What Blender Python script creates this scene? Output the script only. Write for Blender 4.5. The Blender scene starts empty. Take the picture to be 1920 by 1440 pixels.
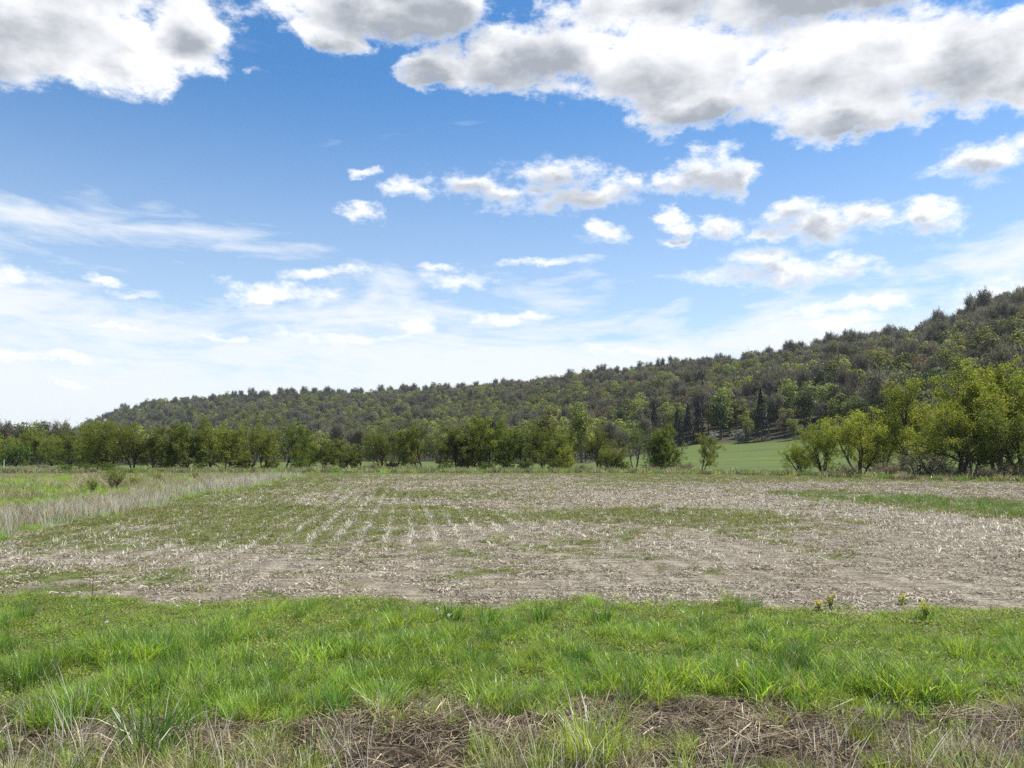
import bpy, math, random
import numpy as np
R = math.radians
rng = np.random.default_rng(11)
random.seed(5)
sc = bpy.context.scene
COL = sc.collection

# ------------------------------------------------------------------ camera
CAM_Z = 2.5
FPX = 1442.0                       # focal length in photograph pixels (1920 wide)
PITCH = math.atan(138.0 / FPX)     # horizon a little under the middle
cam_d = bpy.data.cameras.new("camera")
cam = bpy.data.objects.new("camera", cam_d)
COL.objects.link(cam)
cam_d.sensor_width = 36.0
cam_d.lens = 36.0 * FPX / 1920.0
cam_d.clip_start = 0.05
cam_d.clip_end = 20000.0
cam.location = (0, 0, CAM_Z)
cam.rotation_euler = (math.pi / 2 + PITCH, 0, 0)
sc.camera = cam

SUN_EL, SUN_AZ = R(60), R(74)      # azimuth measured from +Y (view) towards +X

# ------------------------------------------------------------------ node helper
class S:
    """a socket with arithmetic"""
    def __init__(s, nt, sock): s.nt, s.k = nt, sock
    def _m(s, op, *a, clamp=False):
        n = s.nt.nodes.new('ShaderNodeMath'); n.operation = op; n.use_clamp = clamp
        for i, v in enumerate((s,) + a):
            if isinstance(v, S): s.nt.links.new(v.k, n.inputs[i])
            else: n.inputs[i].default_value = v
        return S(s.nt, n.outputs[0])
    def __add__(s, o): return s._m('ADD', o)
    __radd__ = __add__
    def __sub__(s, o): return s._m('SUBTRACT', o)
    def __rsub__(s, o): return (s * -1.0) + o
    def __mul__(s, o): return s._m('MULTIPLY', o)
    __rmul__ = __mul__
    def __truediv__(s, o): return s._m('DIVIDE', o)
    def mad(s, a, b): return s._m('MULTIPLY_ADD', a, b)
    def mn(s, o): return s._m('MINIMUM', o)
    def mx(s, o): return s._m('MAXIMUM', o)
    def clamp(s): return s._m('ADD', 0.0, clamp=True)
    def pw(s, o): return s._m('POWER', o)
    def step(s, a, b):             # smoothstep from a to b
        n = s.nt.nodes.new('ShaderNodeMapRange'); n.interpolation_type = 'SMOOTHSTEP'
        s.nt.links.new(s.k, n.inputs[0])
        lo, hi, o0, o1 = (a, b, 0.0, 1.0) if a < b else (b, a, 1.0, 0.0)
        n.inputs[1].default_value, n.inputs[2].default_value = lo, hi
        n.inputs[3].default_value, n.inputs[4].default_value = o0, o1
        return S(s.nt, n.outputs[0])
    def vec(s, op, *a, out=0):
        n = s.nt.nodes.new('ShaderNodeVectorMath'); n.operation = op
        for i, v in enumerate((s,) + a):
            if isinstance(v, S): s.nt.links.new(v.k, n.inputs[i])
            else: n.inputs[i].default_value = v
        return S(s.nt, n.outputs[out])

def noise(nt, vec, scale, detail=4.0, rough=0.5, dist=0.0, color=False):
    n = nt.nodes.new('ShaderNodeTexNoise')
    if vec is not None: nt.links.new(vec.k, n.inputs['Vector'])
    n.inputs['Scale'].default_value = scale
    n.inputs['Detail'].default_value = detail
    n.inputs['Roughness'].default_value = rough
    n.inputs['Distortion'].default_value = dist
    return S(nt, n.outputs['Color' if color else 'Fac'])

def mixc(nt, f, a, b, mode='MIX'):
    n = nt.nodes.new('ShaderNodeMix'); n.data_type = 'RGBA'; n.blend_type = mode
    for sk, v in ((n.inputs[0], f), (n.inputs[6], a), (n.inputs[7], b)):
        if isinstance(v, S): nt.links.new(v.k, sk)
        else: sk.default_value = v if isinstance(v, (int, float)) else (tuple(v) + (1,))[:4]
    return S(nt, n.outputs[2])

def attr(nt, name):
    n = nt.nodes.new('ShaderNodeAttribute'); n.attribute_name = name
    return S(nt, n.outputs['Fac'])

# ------------------------------------------------------------------ world: blue sky with cumulus
def ray(px, py):
    cx, cy = (px - 960.0) / FPX, -(py - 720.0) / FPX
    return (cx, math.cos(PITCH) - cy * math.sin(PITCH), math.sin(PITCH) + cy * math.cos(PITCH))
def azel(px, py):
    x, y, z = ray(px, py)
    return math.atan2(x, y), math.atan2(z, math.hypot(x, y))

# where the heaps of cloud stand in the sky (turned to azimuth and elevation), and their half sizes
BIG = [(40,20,330,125),(235,105,110,92),(360,60,95,92),(-90,60,220,95),(60,-110,420,110),
 (690,10,220,72),(615,62,85,50),(850,20,85,58),(690,-90,240,80),
 (815,135,72,42),(950,115,130,66),(1060,95,150,82),(1250,120,220,100),(1300,195,150,54),
 (1560,120,300,120),(1600,205,170,60),(1800,105,230,102),(1240,-10,250,90),(1560,-40,420,110),(1905,135,170,78)]
MID = [(1850,305,135,36),(680,322,30,12),(765,352,46,19),(880,345,72,32),(965,365,95,30),(1045,328,74,36),(1100,365,110,27),(1172,345,46,23),
 (1330,322,72,42),(1280,345,62,26),(1392,335,38,26),(675,402,36,17),(1135,430,38,18),
 (1268,415,27,20),(1258,450,34,14),(1350,428,56,27),(1475,402,62,30),(1440,442,50,20),(1530,425,112,40),(1605,405,45,28),
 (1735,408,64,35),(1480,510,160,26),(1430,488,66,26),(1572,498,60,26),(505,550,100,23)]
LOW = [(1020,490,60,9),(872,525,54,20),(838,503,44,9),(645,517,80,10),(40,522,56,17),(190,518,38,9),(255,550,48,10),
 (772,606,50,22),(660,626,110,9),(1590,575,130,18),(1580,606,85,9),(1870,560,90,34),(60,664,120,9),(240,617,40,6),(1200,658,85,7),(130,720,55,8),(420,640,50,7),(960,600,60,8)]

world = bpy.data.worlds.new("World"); sc.world = world; world.use_nodes = True
wt = world.node_tree; wt.nodes.clear()
def cloud_group(name, blobs, m):
    grp = bpy.data.node_groups.new(name, 'ShaderNodeTree')
    grp.interface.new_socket("p", in_out='INPUT', socket_type='NodeSocketVector')
    grp.interface.new_socket("d", in_out='OUTPUT', socket_type='NodeSocketFloat')
    gi, go = grp.nodes.new('NodeGroupInput'), grp.nodes.new('NodeGroupOutput')
    p = S(grp, gi.outputs[0]); acc = None
    for (cx, cy, rx, ry) in blobs:
        a, e = azel(cx, cy); a1, _ = azel(cx + rx, cy); _, e1 = azel(cx, cy - ry)
        ra, re = abs(a1 - a), abs(e1 - e)
        q = p.vec('MULTIPLY_ADD', (1 / ra, 1 / re, 0.0), (-a / ra, -e / re, 0.0)).vec('LENGTH', out=1)
        acc = q if acc is None else acc._m('SMOOTH_MIN', q, 0.18)
    grp.links.new(acc.mad(m, -m).k, go.inputs[0])
    return grp
GB, GM, GL = cloud_group("big_heaps", BIG, 0.075), cloud_group("small_heaps", MID, 0.028), cloud_group("low_heaps", LOW, 0.014)

tc = wt.nodes.new('ShaderNodeTexCoord')
dirv = S(wt, tc.outputs['Generated'])
sx = wt.nodes.new('ShaderNodeSeparateXYZ'); wt.links.new(dirv.k, sx.inputs[0])
dx, dy, dz = (S(wt, o) for o in sx.outputs)
az = dx._m('ARCTAN2', dy); el = dz._m('ARCSINE')
cmb = wt.nodes.new('ShaderNodeCombineXYZ'); wt.links.new(az.k, cmb.inputs[0]); wt.links.new(el.k, cmb.inputs[1])
pv = S(wt, cmb.outputs[0])
flat = dirv.vec('MULTIPLY', (1.0, 1.0, 1.7))
flat3 = dirv.vec('MULTIPLY', (1.0, 1.0, 4.5))
w1 = noise(wt, flat, 13.0, 8.0, 0.62, color=True).vec('MULTIPLY_ADD', (0.10, 0.062, 0.0), (-0.05, -0.031, 0.0))
pw_ = pv.vec('ADD', w1)
billow = noise(wt, flat, 24.0, 8.0, 0.62)              # edges of the heaps
inner = noise(wt, flat, 5.0, 5.0, 0.45)                # thick and thin places inside
def heaps(grp, v):
    g = wt.nodes.new('ShaderNodeGroup'); g.node_tree = grp
    wt.links.new(v.k, g.inputs[0]); return S(wt, g.outputs[0])
up = pw_.vec('ADD', (0.004, 0.016, 0.0))               # towards the sun
edge = (billow - 0.5)
lit = noise(wt, flat.vec('ADD', (0.010, 0.0, 0.016)), 24.0, 5.0, 0.55)   # the same billows a little towards the sun
relief = (billow - lit)
# elsewhere in the sky the same kind of cloud, broken
open_ = noise(wt, flat, 2.3, 5.0, 0.55)
inside = az._m('ABSOLUTE').step(0.62, 0.75).mx(el.step(0.60, 0.72))
else_ = (0.60 - open_) * 0.35 + (1.0 - inside) * 0.25
b0 = heaps(GB, pw_).mn(else_); b1 = heaps(GB, up).mn(else_ - 0.01)
m0 = heaps(GM, pw_); m1 = heaps(GM, up); l0 = heaps(GL, pw_)
a_big = (b0 + edge * -0.12).step(0.008, -0.030)
a_mid = (m0 + edge * -0.085).step(0.008, -0.024)
a_low = (l0 + edge * -0.045).step(0.006, -0.014)
alpha = a_big.mx(a_mid).mx(a_low * 0.9)
g_big = (b1 + (inner - 0.5) * -0.20 + edge * -0.05).step(-0.002, -0.082)
g_mid = (m1 + (inner - 0.5) * -0.05 + edge * -0.05).step(0.003, -0.021)
grey = (g_big * a_big).mx(g_mid * a_mid * 0.85).mx((l0 + el * 0.02).step(-0.004, -0.012) * a_low * 0.3)
# thin high veil, denser towards the horizon
veil_n = noise(wt, flat3, 3.2, 7.0, 0.55, 0.6)
veil_f = noise(wt, flat3, 13.0, 5.0, 0.6, 0.4)
low = el.step(0.38, 0.03)
ca, ce = azel(230, 385)
cirrus = pv.vec('MULTIPLY_ADD', (1 / 0.34, 1 / 0.075, 0.0), (-ca / 0.34, -ce / 0.075, 0.0)).vec('LENGTH', out=1).step(1.3, 0.2)
veil = ((cirrus * 0.40 + (veil_n - 0.5) * 2.2 + (veil_f - 0.5) * 0.9 + low * 1.30 - 0.25).step(0.0, 1.0) * 0.95).mx(el.step(0.50, 0.12) * 0.32)

sky = wt.nodes.new('ShaderNodeTexSky'); sky.sky_type = 'NISHITA'; sky.sun_disc = False
sky.sun_elevation = SUN_EL; sky.sun_rotation = SUN_AZ
sky.air_density = 1.0; sky.dust_density = 0.2; sky.ozone_density = 1.5
SKY_STRENGTH = 0.10
k = 0.72 / SKY_STRENGTH
veilcol = (0.92 * k, 0.96 * k, 1.0 * k)
hs = wt.nodes.new('ShaderNodeHueSaturation'); hs.inputs['Saturation'].default_value = 1.32; hs.inputs['Value'].default_value = 1.14
wt.links.new(sky.outputs[0], hs.inputs['Color'])
skyc = mixc(wt, veil, S(wt, hs.outputs[0]), veilcol)
lowgrey = el.step(0.34, 0.16)
shade = mixc(wt, lowgrey, (0.40 * k, 0.435 * k, 0.49 * k), (0.52 * k, 0.57 * k, 0.66 * k))
grey = (grey - relief * 0.9).clamp()
cloudc = mixc(wt, grey, (1.10 * k, 1.11 * k, 1.13 * k), shade)
skyc = mixc(wt, alpha, skyc, cloudc)
bg = wt.nodes.new('ShaderNodeBackground'); wt.links.new(skyc.k, bg.inputs[0]); bg.inputs[1].default_value = SKY_STRENGTH
wo = wt.nodes.new('ShaderNodeOutputWorld'); wt.links.new(bg.outputs[0], wo.inputs[0])

world.cycles.sampling_method = "NONE"
# ------------------------------------------------------------------ sun and exposure
sun_d = bpy.data.lights.new("sun", 'SUN'); sun = bpy.data.objects.new("sun", sun_d); COL.objects.link(sun)
sun_d.energy = 4.4; sun_d.angle = R(0.7); sun_d.color = (1.0, 0.955, 0.88)
sun.rotation_euler = (math.pi / 2 - SUN_EL, 0, -SUN_AZ + math.pi)
sun.location = (0, 0, 60)
sc.view_settings.view_transform = 'Standard'; sc.view_settings.look = 'None'
sc.view_settings.exposure = 0.55; sc.view_settings.gamma = 1.0; sc.view_settings.use_curve_mapping = False
sc.cycles.max_bounces = 6; sc.cycles.diffuse_bounces = 3; sc.cycles.transmission_bounces = 3; sc.cycles.glossy_bounces = 2
sc.cycles.transparent_max_bounces = 4
sc.cycles.use_denoising = False

# ------------------------------------------------------------------ numpy helpers
_T = np.random.default_rng(3).random((256, 256))
def vnoise(x, y, seed=0):
    x = np.asarray(x, float) + seed * 17.31; y = np.asarray(y, float) + seed * 9.77
    xi, yi = np.floor(x).astype(int), np.floor(y).astype(int)
    fx, fy = x - xi, y - yi
    fx, fy = fx * fx * (3 - 2 * fx), fy * fy * (3 - 2 * fy)
    a, b = _T[xi & 255, yi & 255], _T[(xi + 1) & 255, yi & 255]
    c, d = _T[xi & 255, (yi + 1) & 255], _T[(xi + 1) & 255, (yi + 1) & 255]
    return (a * (1 - fx) + b * fx) * (1 - fy) + (c * (1 - fx) + d * fx) * fy
def fbm(x, y, seed=0, o=4):
    s, a, t = 0, 0.5, 0
    for i in range(o):
        s = s + a * vnoise(x * 2 ** i, y * 2 ** i, seed + i * 3); t += a; a *= 0.5
    return s / t
def sst(a, b, v):
    t = np.clip((v - a) / (b - a), 0, 1); return t * t * (3 - 2 * t)

def ground_at(px, py):             # the spot on level ground that a pixel of the photograph shows
    x, y, z = ray(px, py); t = CAM_Z / -z
    return x * t, y * t
def spot(px, D):                   # the spot at distance D ahead under pixel column px
    x, y, z = ray(px, 858); return x / y * D
def z_at(py, D):
    x, y, z = ray(960, py); return CAM_Z + z / y * D

# ------------------------------------------------------------------ terrain
_px = [-1400, -600, 0, 100, 140, 170, 200, 250, 300, 400, 500, 700, 900, 1100, 1300, 1500, 1700, 1920, 2300, 3200]
_yt = [815, 815, 815, 813, 806, 794, 781, 765, 755, 748, 742, 737, 728, 707, 687, 661, 630, 562, 530, 520]
_dc = [1900, 1900, 1900, 1850, 1750, 1680, 1620, 1550, 1505, 1420, 1336, 1292, 1192, 1013, 896, 775, 680, 540, 480, 450]
_df = [1700, 1600, 1400, 1300, 1200, 1120, 1050, 980, 920, 820, 740, 640, 540, 430, 335, 300, 250, 205, 170, 150]
_zf = [2, 2, 2, 2, 2, 2, 2, 2.5, 3, 3, 3.5, 4, 5, 6.5, 8.0, 9.0, 7, 4, 3, 3]
_ta = [(p_ - 960) / FPX for p_ in _px]
_zc = [z_at(y_, d_) - 12.5 for y_, d_ in zip(_yt, _dc)]
def hill_t(x, y):
    """0 at the foot of the wooded ridge, 1 on its crest"""
    x = np.asarray(x, float); y = np.asarray(y, float)
    ta = x / np.maximum(y, 1e-3); ta = np.where(y <= 1e-3, np.sign(x) * 9, ta)
    dc, df = np.interp(ta, _ta, _dc), np.interp(ta, _ta, _df)
    return (y - df) / (dc - df), df, dc, np.interp(ta, _ta, _zf), np.interp(ta, _ta, _zc)
def terrain(x, y):
    t, df, dc, zf, zc = hill_t(x, y)
    r = np.hypot(x, y)
    z = zf * sst(150, 1, 0) * 0 + zf * np.clip((y - 150) / np.maximum(df - 150, 1), 0, 1) ** 1.15
    z = np.where(t > 0, zf + (zc - zf) * np.clip(t, 0, 1), z)
    z = np.where(t > 1, np.maximum(zc - 0.10 * (y - dc), 1.0), z)
    z = z + np.where(t > 0, (fbm(x / 70, y / 70, 5) - 0.5) * 14 * np.clip(t * 3, 0, 1) * np.clip((1.05 - t) * 3, 0, 1), 0)
    small = (fbm(x / 1.3, y / 1.3, 2, 3) - 0.5) * 0.07 + (fbm(x / 9, y / 9, 7, 2) - 0.5) * 0.10
    z = z + small * sst(160, 100, r) * np.clip(r / 4, 0, 1)
    return np.where(y < -50, 0, z)

_dw = [230, 240, 260, 250, 240, 235, 230, 235, 245, 270, 300, 300, 250, 200, 335, 300, 250, 205, 170, 150]
def wooded(x, y):
    ta_ = np.asarray(x, float) / np.maximum(y, 1e-3)
    dw = np.interp(ta_, _ta, _dw)
    return np.where(np.asarray(y) > 100, sst(-4, 5, y - dw), 0.0)
# zones of the ground (all in metres, rows run a little to the left of straight ahead)
def rowq(x, y): return 0.990 * x + 0.139 * y
def zones(x, y):
    x = np.asarray(x, float); y = np.asarray(y, float)
    q = rowq(x, y)
    e = (fbm(x / 1.6, y / 1.6, 21) - 0.5)
    verge = sst(8.4, 7.6, y + e * 2.8 - 0.02 * x)
    belt_far = 13.35 - 0.075 * x
    belt = (1 - verge) * sst(belt_far + 0.25, belt_far - 0.35, y + e * 2.2)
    bare = sst(0.62, 0.72, fbm(x / 1.1, y / 0.9, 41, 3)) * sst(3.5, 5, x) * sst(10.0, 10.5, y)
    belt = belt * (1 - 0.8 * bare)
    meadow = sst(-11.9, -12.7, q + (fbm(x / 3, y / 5, 33) - 0.5) * 2.2) * sst(21, 23, y + 0.02 * x) * sst(104, 99, y)
    inside = (1 - verge) * (1 - belt) * (1 - meadow)
    n = fbm(x / 7, y / 4.2, 51) * 0.46 + fbm(x / 1.6, y / 1.2, 57) * 0.30 + fbm(x / 0.5, y / 0.45, 59, 2) * 0.24
    b = 0.0
    b = b + 0.13 * sst(27, 33, y) * sst(43, 35, y) * sst(-20, -12, x) * sst(15, 9, x)
    b = b + 0.20 * sst(-5.0, -9.5, q) * sst(29, 33, y)
    b = b + 0.14 * sst(40, 45, y) * sst(75, 55, y) * sst(-12, -9, x) * sst(4, 0, x)
    b = b + 0.13 * np.exp(-((q - 10.8) / 0.8) ** 2) * sst(18, 20, y) * sst(30, 26, y)
    b = b + 0.06 * sst(-3.5, -5.0, x) * sst(18.5, 16, y)
    b = b + 0.10 * sst(-2.0, -6.0, q) * sst(14, 18, y)
    b = b + 0.07 * sst(60, 90, y)
    b = b + 0.20 * sst(21.0, 26.5, q) * sst(39, 30, q) * sst(62, 48, y)
    b = b + 0.30 * sst(20, 30, x) * sst(80, 84, y)
    b = b + 0.22 * sst(74, 80, y) * sst(5, 16, x)
    b = b - 0.10 * sst(-3, 3, x) * sst(17, 15, y)
    green = sst(0.475, 0.72, n + b) * inside
    edge = sst(108, 116, y + 0.0 * x) * sst(-40, -10, x) + sst(134, 140, y)
    green = np.maximum(green, np.clip(edge, 0, 1) * 0.9 * sst(180, 150, y) * inside)
    wood = wooded(x, y)
    past = sst(150, 162, y) * (1 - wood)
    return dict(verge=verge, belt=belt, meadow=meadow, green=green, past=past, wood=wood, field=inside * sst(150, 142, y))

# ------------------------------------------------------------------ mesh helpers
def mesh_np(name, V, F, mats=(), smooth=False, mi=None):
    V = np.asarray(V, np.float32); F = np.asarray(F, np.int32)
    me = bpy.data.meshes.new(name)
    me.vertices.add(len(V)); me.vertices.foreach_set('co', V.ravel())
    k_ = F.shape[1]
    me.loops.add(F.size); me.loops.foreach_set('vertex_index', F.ravel())
    me.polygons.add(len(F)); me.polygons.foreach_set('loop_start', np.arange(0, F.size, k_, dtype=np.int32))
    for m in mats: me.materials.append(m)
    if mi is not None: me.polygons.foreach_set('material_index', np.asarray(mi, np.int32))
    me.polygons.foreach_set('use_smooth', np.full(len(F), bool(smooth)))
    me.update(calc_edges=True); me.validate()
    return me
def obj(name, me, parent=None, loc=None, rot=None, scl=None):
    o = bpy.data.objects.new(name, me); COL.objects.link(o)
    if parent is not None: o.parent = parent
    if loc is not None: o.location = [float(v) for v in loc]
    if rot is not None: o.rotation_euler = rot
    if scl is not None: o.scale = scl
    return o
def tag(o, label=None, cat=None, group=None, kind=None):
    for k_, v in (('label', label), ('category', cat), ('group', group), ('kind', kind)):
        if v: o[k_] = v
    return o
class Geo:
    """collects quads"""
    def __init__(s): s.V, s.F, s.n = [], [], 0
    def add(s, V, F):
        V = np.asarray(V, float); s.V.append(V); s.F.append(np.asarray(F, int) + s.n); s.n += len(V)
    def mesh(s, name, mats, smooth=False): return mesh_np(name, np.concatenate(s.V), np.concatenate(s.F), mats, smooth)
def tube(g, P, rad, n=5):
    P = np.asarray(P, float); k_ = len(P)
    d = np.gradient(P, axis=0); d /= np.linalg.norm(d, axis=1, keepdims=True) + 1e-9
    ref = np.array([0.31, 0.95, 0.05]) if abs(d[0, 2]) > 0.6 else np.array([0.05, 0.1, 0.99])
    u = np.cross(d, ref); u /= np.linalg.norm(u, axis=1, keepdims=True) + 1e-9
    w = np.cross(d, u)
    an = np.arange(n) / n * 2 * math.pi
    V = P[:, None, :] + np.asarray(rad)[:, None, None] * (np.cos(an)[None, :, None] * u[:, None, :] + np.sin(an)[None, :, None] * w[:, None, :])
    i = np.arange(k_ - 1)[:, None] * n; j = np.arange(n)[None, :]; j2 = (j + 1) % n
    F = np.stack([i + j, i + j2, i + n + j2, i + n + j], -1).reshape(-1, 4)
    g.add(V.reshape(-1, 3), F)
def unit(v): return v / (np.linalg.norm(v, axis=-1, keepdims=True) + 1e-9)
def leaves(g, C, size, r, normal=None, aspect=0.55, axis=None):
    """a pointed leaf (four-cornered) at each centre"""
    n = len(C)
    nn = unit(r.normal(size=(n, 3)) if normal is None else normal + 0.6 * r.normal(size=(n, 3)))
    a = r.normal(size=(n, 3)) if axis is None else axis + 0.5 * r.normal(size=(n, 3))
    u = unit(np.cross(nn, a)); w = np.cross(nn, u)
    size = np.broadcast_to(size, (n,))[:, None]
    V = np.stack([C - w * size * 0.5, C + u * size * 0.5 * aspect, C + w * size * 0.5, C - u * size * 0.5 * aspect], 1).reshape(-1, 3)
    g.add(V, np.arange(4 * n).reshape(-1, 4))
def blades(g, base, h, az_, lean, width, r, bend=1.0):
    """grass blades: three stacked quads each, arching over"""
    n = len(base)
    h = np.broadcast_to(h, (n,)); lean = np.broadcast_to(lean, (n,)); width = np.broadcast_to(width, (n,))
    d = np.stack([np.cos(az_), np.sin(az_), 0 * az_], 1)
    tw = az_ + r.normal(0, 0.9, n); sd = np.stack([-np.sin(tw), np.cos(tw), 0 * az_], 1)
    rows = []
    for t, wf in ((0, 0.8), (0.4, 1.0), (0.75, 0.72), (1.0, 0.06)):
        out = lean * (t ** (1.0 + 0.9 * bend)); up = t * np.sqrt(np.maximum(1 - 0.5 * np.minimum(lean, 1.3) ** 2 * t ** 1.5, 0.12))
        c = base + d * (out * h)[:, None] + np.array([0, 0, 1.0]) * (up * h)[:, None]
        rows += [c - sd * (width * wf * 0.5)[:, None], c + sd * (width * wf * 0.5)[:, None]]
    V = np.stack(rows, 1).reshape(-1, 3)
    b = np.arange(n)[:, None, None] * 8; lv = np.arange(3)[None, :, None] * 2
    F = (b + lv + np.array([0, 1, 3, 2])[None, None, :]).reshape(-1, 4)
    g.add(V, F)

# ------------------------------------------------------------------ materials
def leafmat(name, col, back=None, var=0.35, mixf=0.45, rough=0.5, dead=None, deadf=0.1, spec=0.35, objvar=0.25):
    m = bpy.data.materials.new(name); m.use_nodes = True; nt = m.node_tree; nt.nodes.clear()
    geo = nt.nodes.new('ShaderNodeNewGeometry'); oi = nt.nodes.new('ShaderNodeObjectInfo')
    isl = S(nt, geo.outputs['Random Per Island']); orr = S(nt, oi.outputs['Random'])
    v = isl.mad(var * 2, 1 - var) * orr.mad(objvar * 2, 1 - objvar)
    hsv = nt.nodes.new('ShaderNodeHueSaturation')
    hue = (orr * 7.13)._m('FRACT').mad(0.032, 0.488) + isl.mad(0.02, -0.01)
    nt.links.new(hue.k, hsv.inputs['Hue']); nt.links.new(v.k, hsv.inputs['Value'])
    c = mixc(nt, 0.0, col, col); bk = back or (1.35, 1.25, 0.7)
    if dead is not None:
        dm = (isl * 13.7)._m('FRACT').step(1 - deadf - 0.01, 1 - deadf + 0.01)
        c = mixc(nt, dm, col, dead); bk = mixc(nt, dm, bk, (1.0, 0.95, 0.85))
    nt.links.new(c.k, hsv.inputs['Color'])
    pr = nt.nodes.new('ShaderNodeBsdfPrincipled'); pr.inputs['Roughness'].default_value = rough
    pr.inputs['Specular IOR Level'].default_value = spec
    nt.links.new(hsv.outputs[0], pr.inputs['Base Color'])
    tr = nt.nodes.new('ShaderNodeBsdfTranslucent')
    tcol = mixc(nt, 1.0, S(nt, hsv.outputs[0]), bk, 'MULTIPLY'); nt.links.new(tcol.k, tr.inputs[0])
    mx_ = nt.nodes.new('ShaderNodeMixShader'); mx_.inputs[0].default_value = mixf
    nt.links.new(pr.outputs[0], mx_.inputs[1]); nt.links.new(tr.outputs[0], mx_.inputs[2])
    out = nt.nodes.new('ShaderNodeOutputMaterial'); nt.links.new(mx_.outputs[0], out.inputs[0])
    return m
def barkmat(name, col, scale=6.0, var=0.5, rough=0.9):
    m = bpy.data.materials.new(name); m.use_nodes = True; nt = m.node_tree; nt.nodes.clear()
    t = nt.nodes.new('ShaderNodeTexCoord'); oc = S(nt, t.outputs['Object'])
    nz = noise(nt, oc, scale, 5.0, 0.65)
    c = mixc(nt, nz.step(0.3, 0.7), tuple(v * (1 - var) for v in col), tuple(v * (1 + var) for v in col))
    pr = nt.nodes.new('ShaderNodeBsdfPrincipled'); pr.inputs['Roughness'].default_value = rough
    pr.inputs['Specular IOR Level'].default_value = 0.2
    nt.links.new(c.k, pr.inputs['Base Color'])
    bp = nt.nodes.new('ShaderNodeBump'); bp.inputs['Strength'].default_value = 0.5; nt.links.new(nz.k, bp.inputs['Height'])
    nt.links.new(bp.outputs[0], pr.inputs['Normal'])
    out = nt.nodes.new('ShaderNodeOutputMaterial'); nt.links.new(pr.outputs[0], out.inputs[0])
    return m

M = {}
M['bark'] = barkmat('dark_bark', (0.060, 0.050, 0.040))
M['greybark'] = barkmat('grey_bark', (0.13, 0.115, 0.10))
M['olive'] = leafmat('olive_leaf', (0.165, 0.195, 0.034), mixf=0.55)
M['olive2'] = leafmat('yellow_olive_leaf', (0.245, 0.285, 0.045), mixf=0.58)
M['spring'] = leafmat('spring_leaf', (0.24, 0.28, 0.045), mixf=0.5)
M['bushgreen'] = leafmat('bush_leaf', (0.16, 0.215, 0.036), mixf=0.5)
M['h_green'] = leafmat('hill_green_leaf', (0.185, 0.205, 0.060), objvar=0.4, mixf=0.5)
M['h_lime'] = leafmat('hill_lime_leaf', (0.29, 0.32, 0.09), objvar=0.3, mixf=0.5)
M['h_dark'] = leafmat('hill_dark_leaf', (0.105, 0.128, 0.048), objvar=0.35, mixf=0.5)
M['h_rust'] = leafmat('hill_rust_bud', (0.200, 0.160, 0.090), back=(1.2, 1.05, 0.8), objvar=0.3, mixf=0.5)
M['h_twig'] = leafmat('hill_bare_twig', (0.205, 0.180, 0.138), back=(1, 1, 0.9), mixf=0.4, objvar=0.3, spec=0.1, dead=(0.20, 0.195, 0.075), deadf=0.22)
M['needle'] = leafmat('conifer_needle', (0.014, 0.024, 0.016), back=(1, 1, 1), mixf=0.15)
M['blossom'] = leafmat('white_blossom', (0.42, 0.42, 0.37), back=(1, 1, 1), mixf=0.35, dead=(0.12, 0.15, 0.05), deadf=0.35)
M['grass'] = leafmat('grass_blade', (0.290, 0.415, 0.062), back=(1.5, 1.35, 0.7), mixf=0.5, rough=0.36, dead=(0.46, 0.41, 0.27), deadf=0.06, spec=0.5, objvar=0.3)
M['forb'] = leafmat('low_weed_leaf', (0.25, 0.315, 0.060), back=(1.3, 1.2, 0.7), mixf=0.45, dead=(0.36, 0.31, 0.19), deadf=0.12, objvar=0.3)
M['darkgrass'] = leafmat('dark_grass_blade', (0.120, 0.225, 0.045), back=(1.5, 1.4, 0.8), mixf=0.45, rough=0.36, dead=(0.40, 0.34, 0.22), deadf=0.04, spec=0.5)
M['fieldweed'] = leafmat('field_weed_leaf', (0.215, 0.240, 0.056), back=(1.25, 1.15, 0.7), mixf=0.4, dead=(0.36, 0.30, 0.19), deadf=0.25, objvar=0.35)
M['yellowgrass'] = leafmat('yellow_green_blade', (0.22, 0.27, 0.035), back=(1.4, 1.3, 0.6), mixf=0.45, rough=0.45)
M['straw'] = leafmat('dry_straw', (0.52, 0.42, 0.27), back=(1, 0.95, 0.85), mixf=0.25, var=0.5, rough=0.7, dead=(0.20, 0.15, 0.10), deadf=0.22, spec=0.2)
M['pale'] = leafmat('bleached_stalk', (0.74, 0.69, 0.58), back=(1, 0.97, 0.9), mixf=0.5, var=0.35, rough=0.7, dead=(0.30, 0.24, 0.17), deadf=0.2, spec=0.2)
M['tan'] = leafmat('tan_dead_grass', (0.50, 0.42, 0.27), back=(1, 0.95, 0.8), mixf=0.45, var=0.35, rough=0.7, dead=(0.12, 0.16, 0.04), deadf=0.15, spec=0.2)
M['residue'] = leafmat('crop_residue', (0.49, 0.43, 0.325), back=(1, 0.95, 0.85), mixf=0.15, var=0.5, rough=0.75, dead=(0.12, 0.085, 0.055), deadf=0.25, spec=0.2)
M['thatch'] = leafmat('matted_thatch', (0.24, 0.185, 0.115), back=(1, 0.95, 0.85), mixf=0.2, var=0.6, rough=0.8, dead=(0.07, 0.05, 0.035), deadf=0.35, spec=0.15)
M['darkstalk'] = barkmat('dark_weed_stalk', (0.06, 0.042, 0.034), 20)
M['yellow'] = leafmat('yellow_flower', (0.62, 0.55, 0.03), back=(1, 1, 0.6), mixf=0.3, var=0.2)
M['fluff'] = leafmat('white_seed_fluff', (0.75, 0.75, 0.72), back=(1, 1, 1), mixf=0.4, var=0.1)
M['paint'] = barkmat('weathered_white_wood', (0.62, 0.60, 0.55), 9, 0.15)

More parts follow.
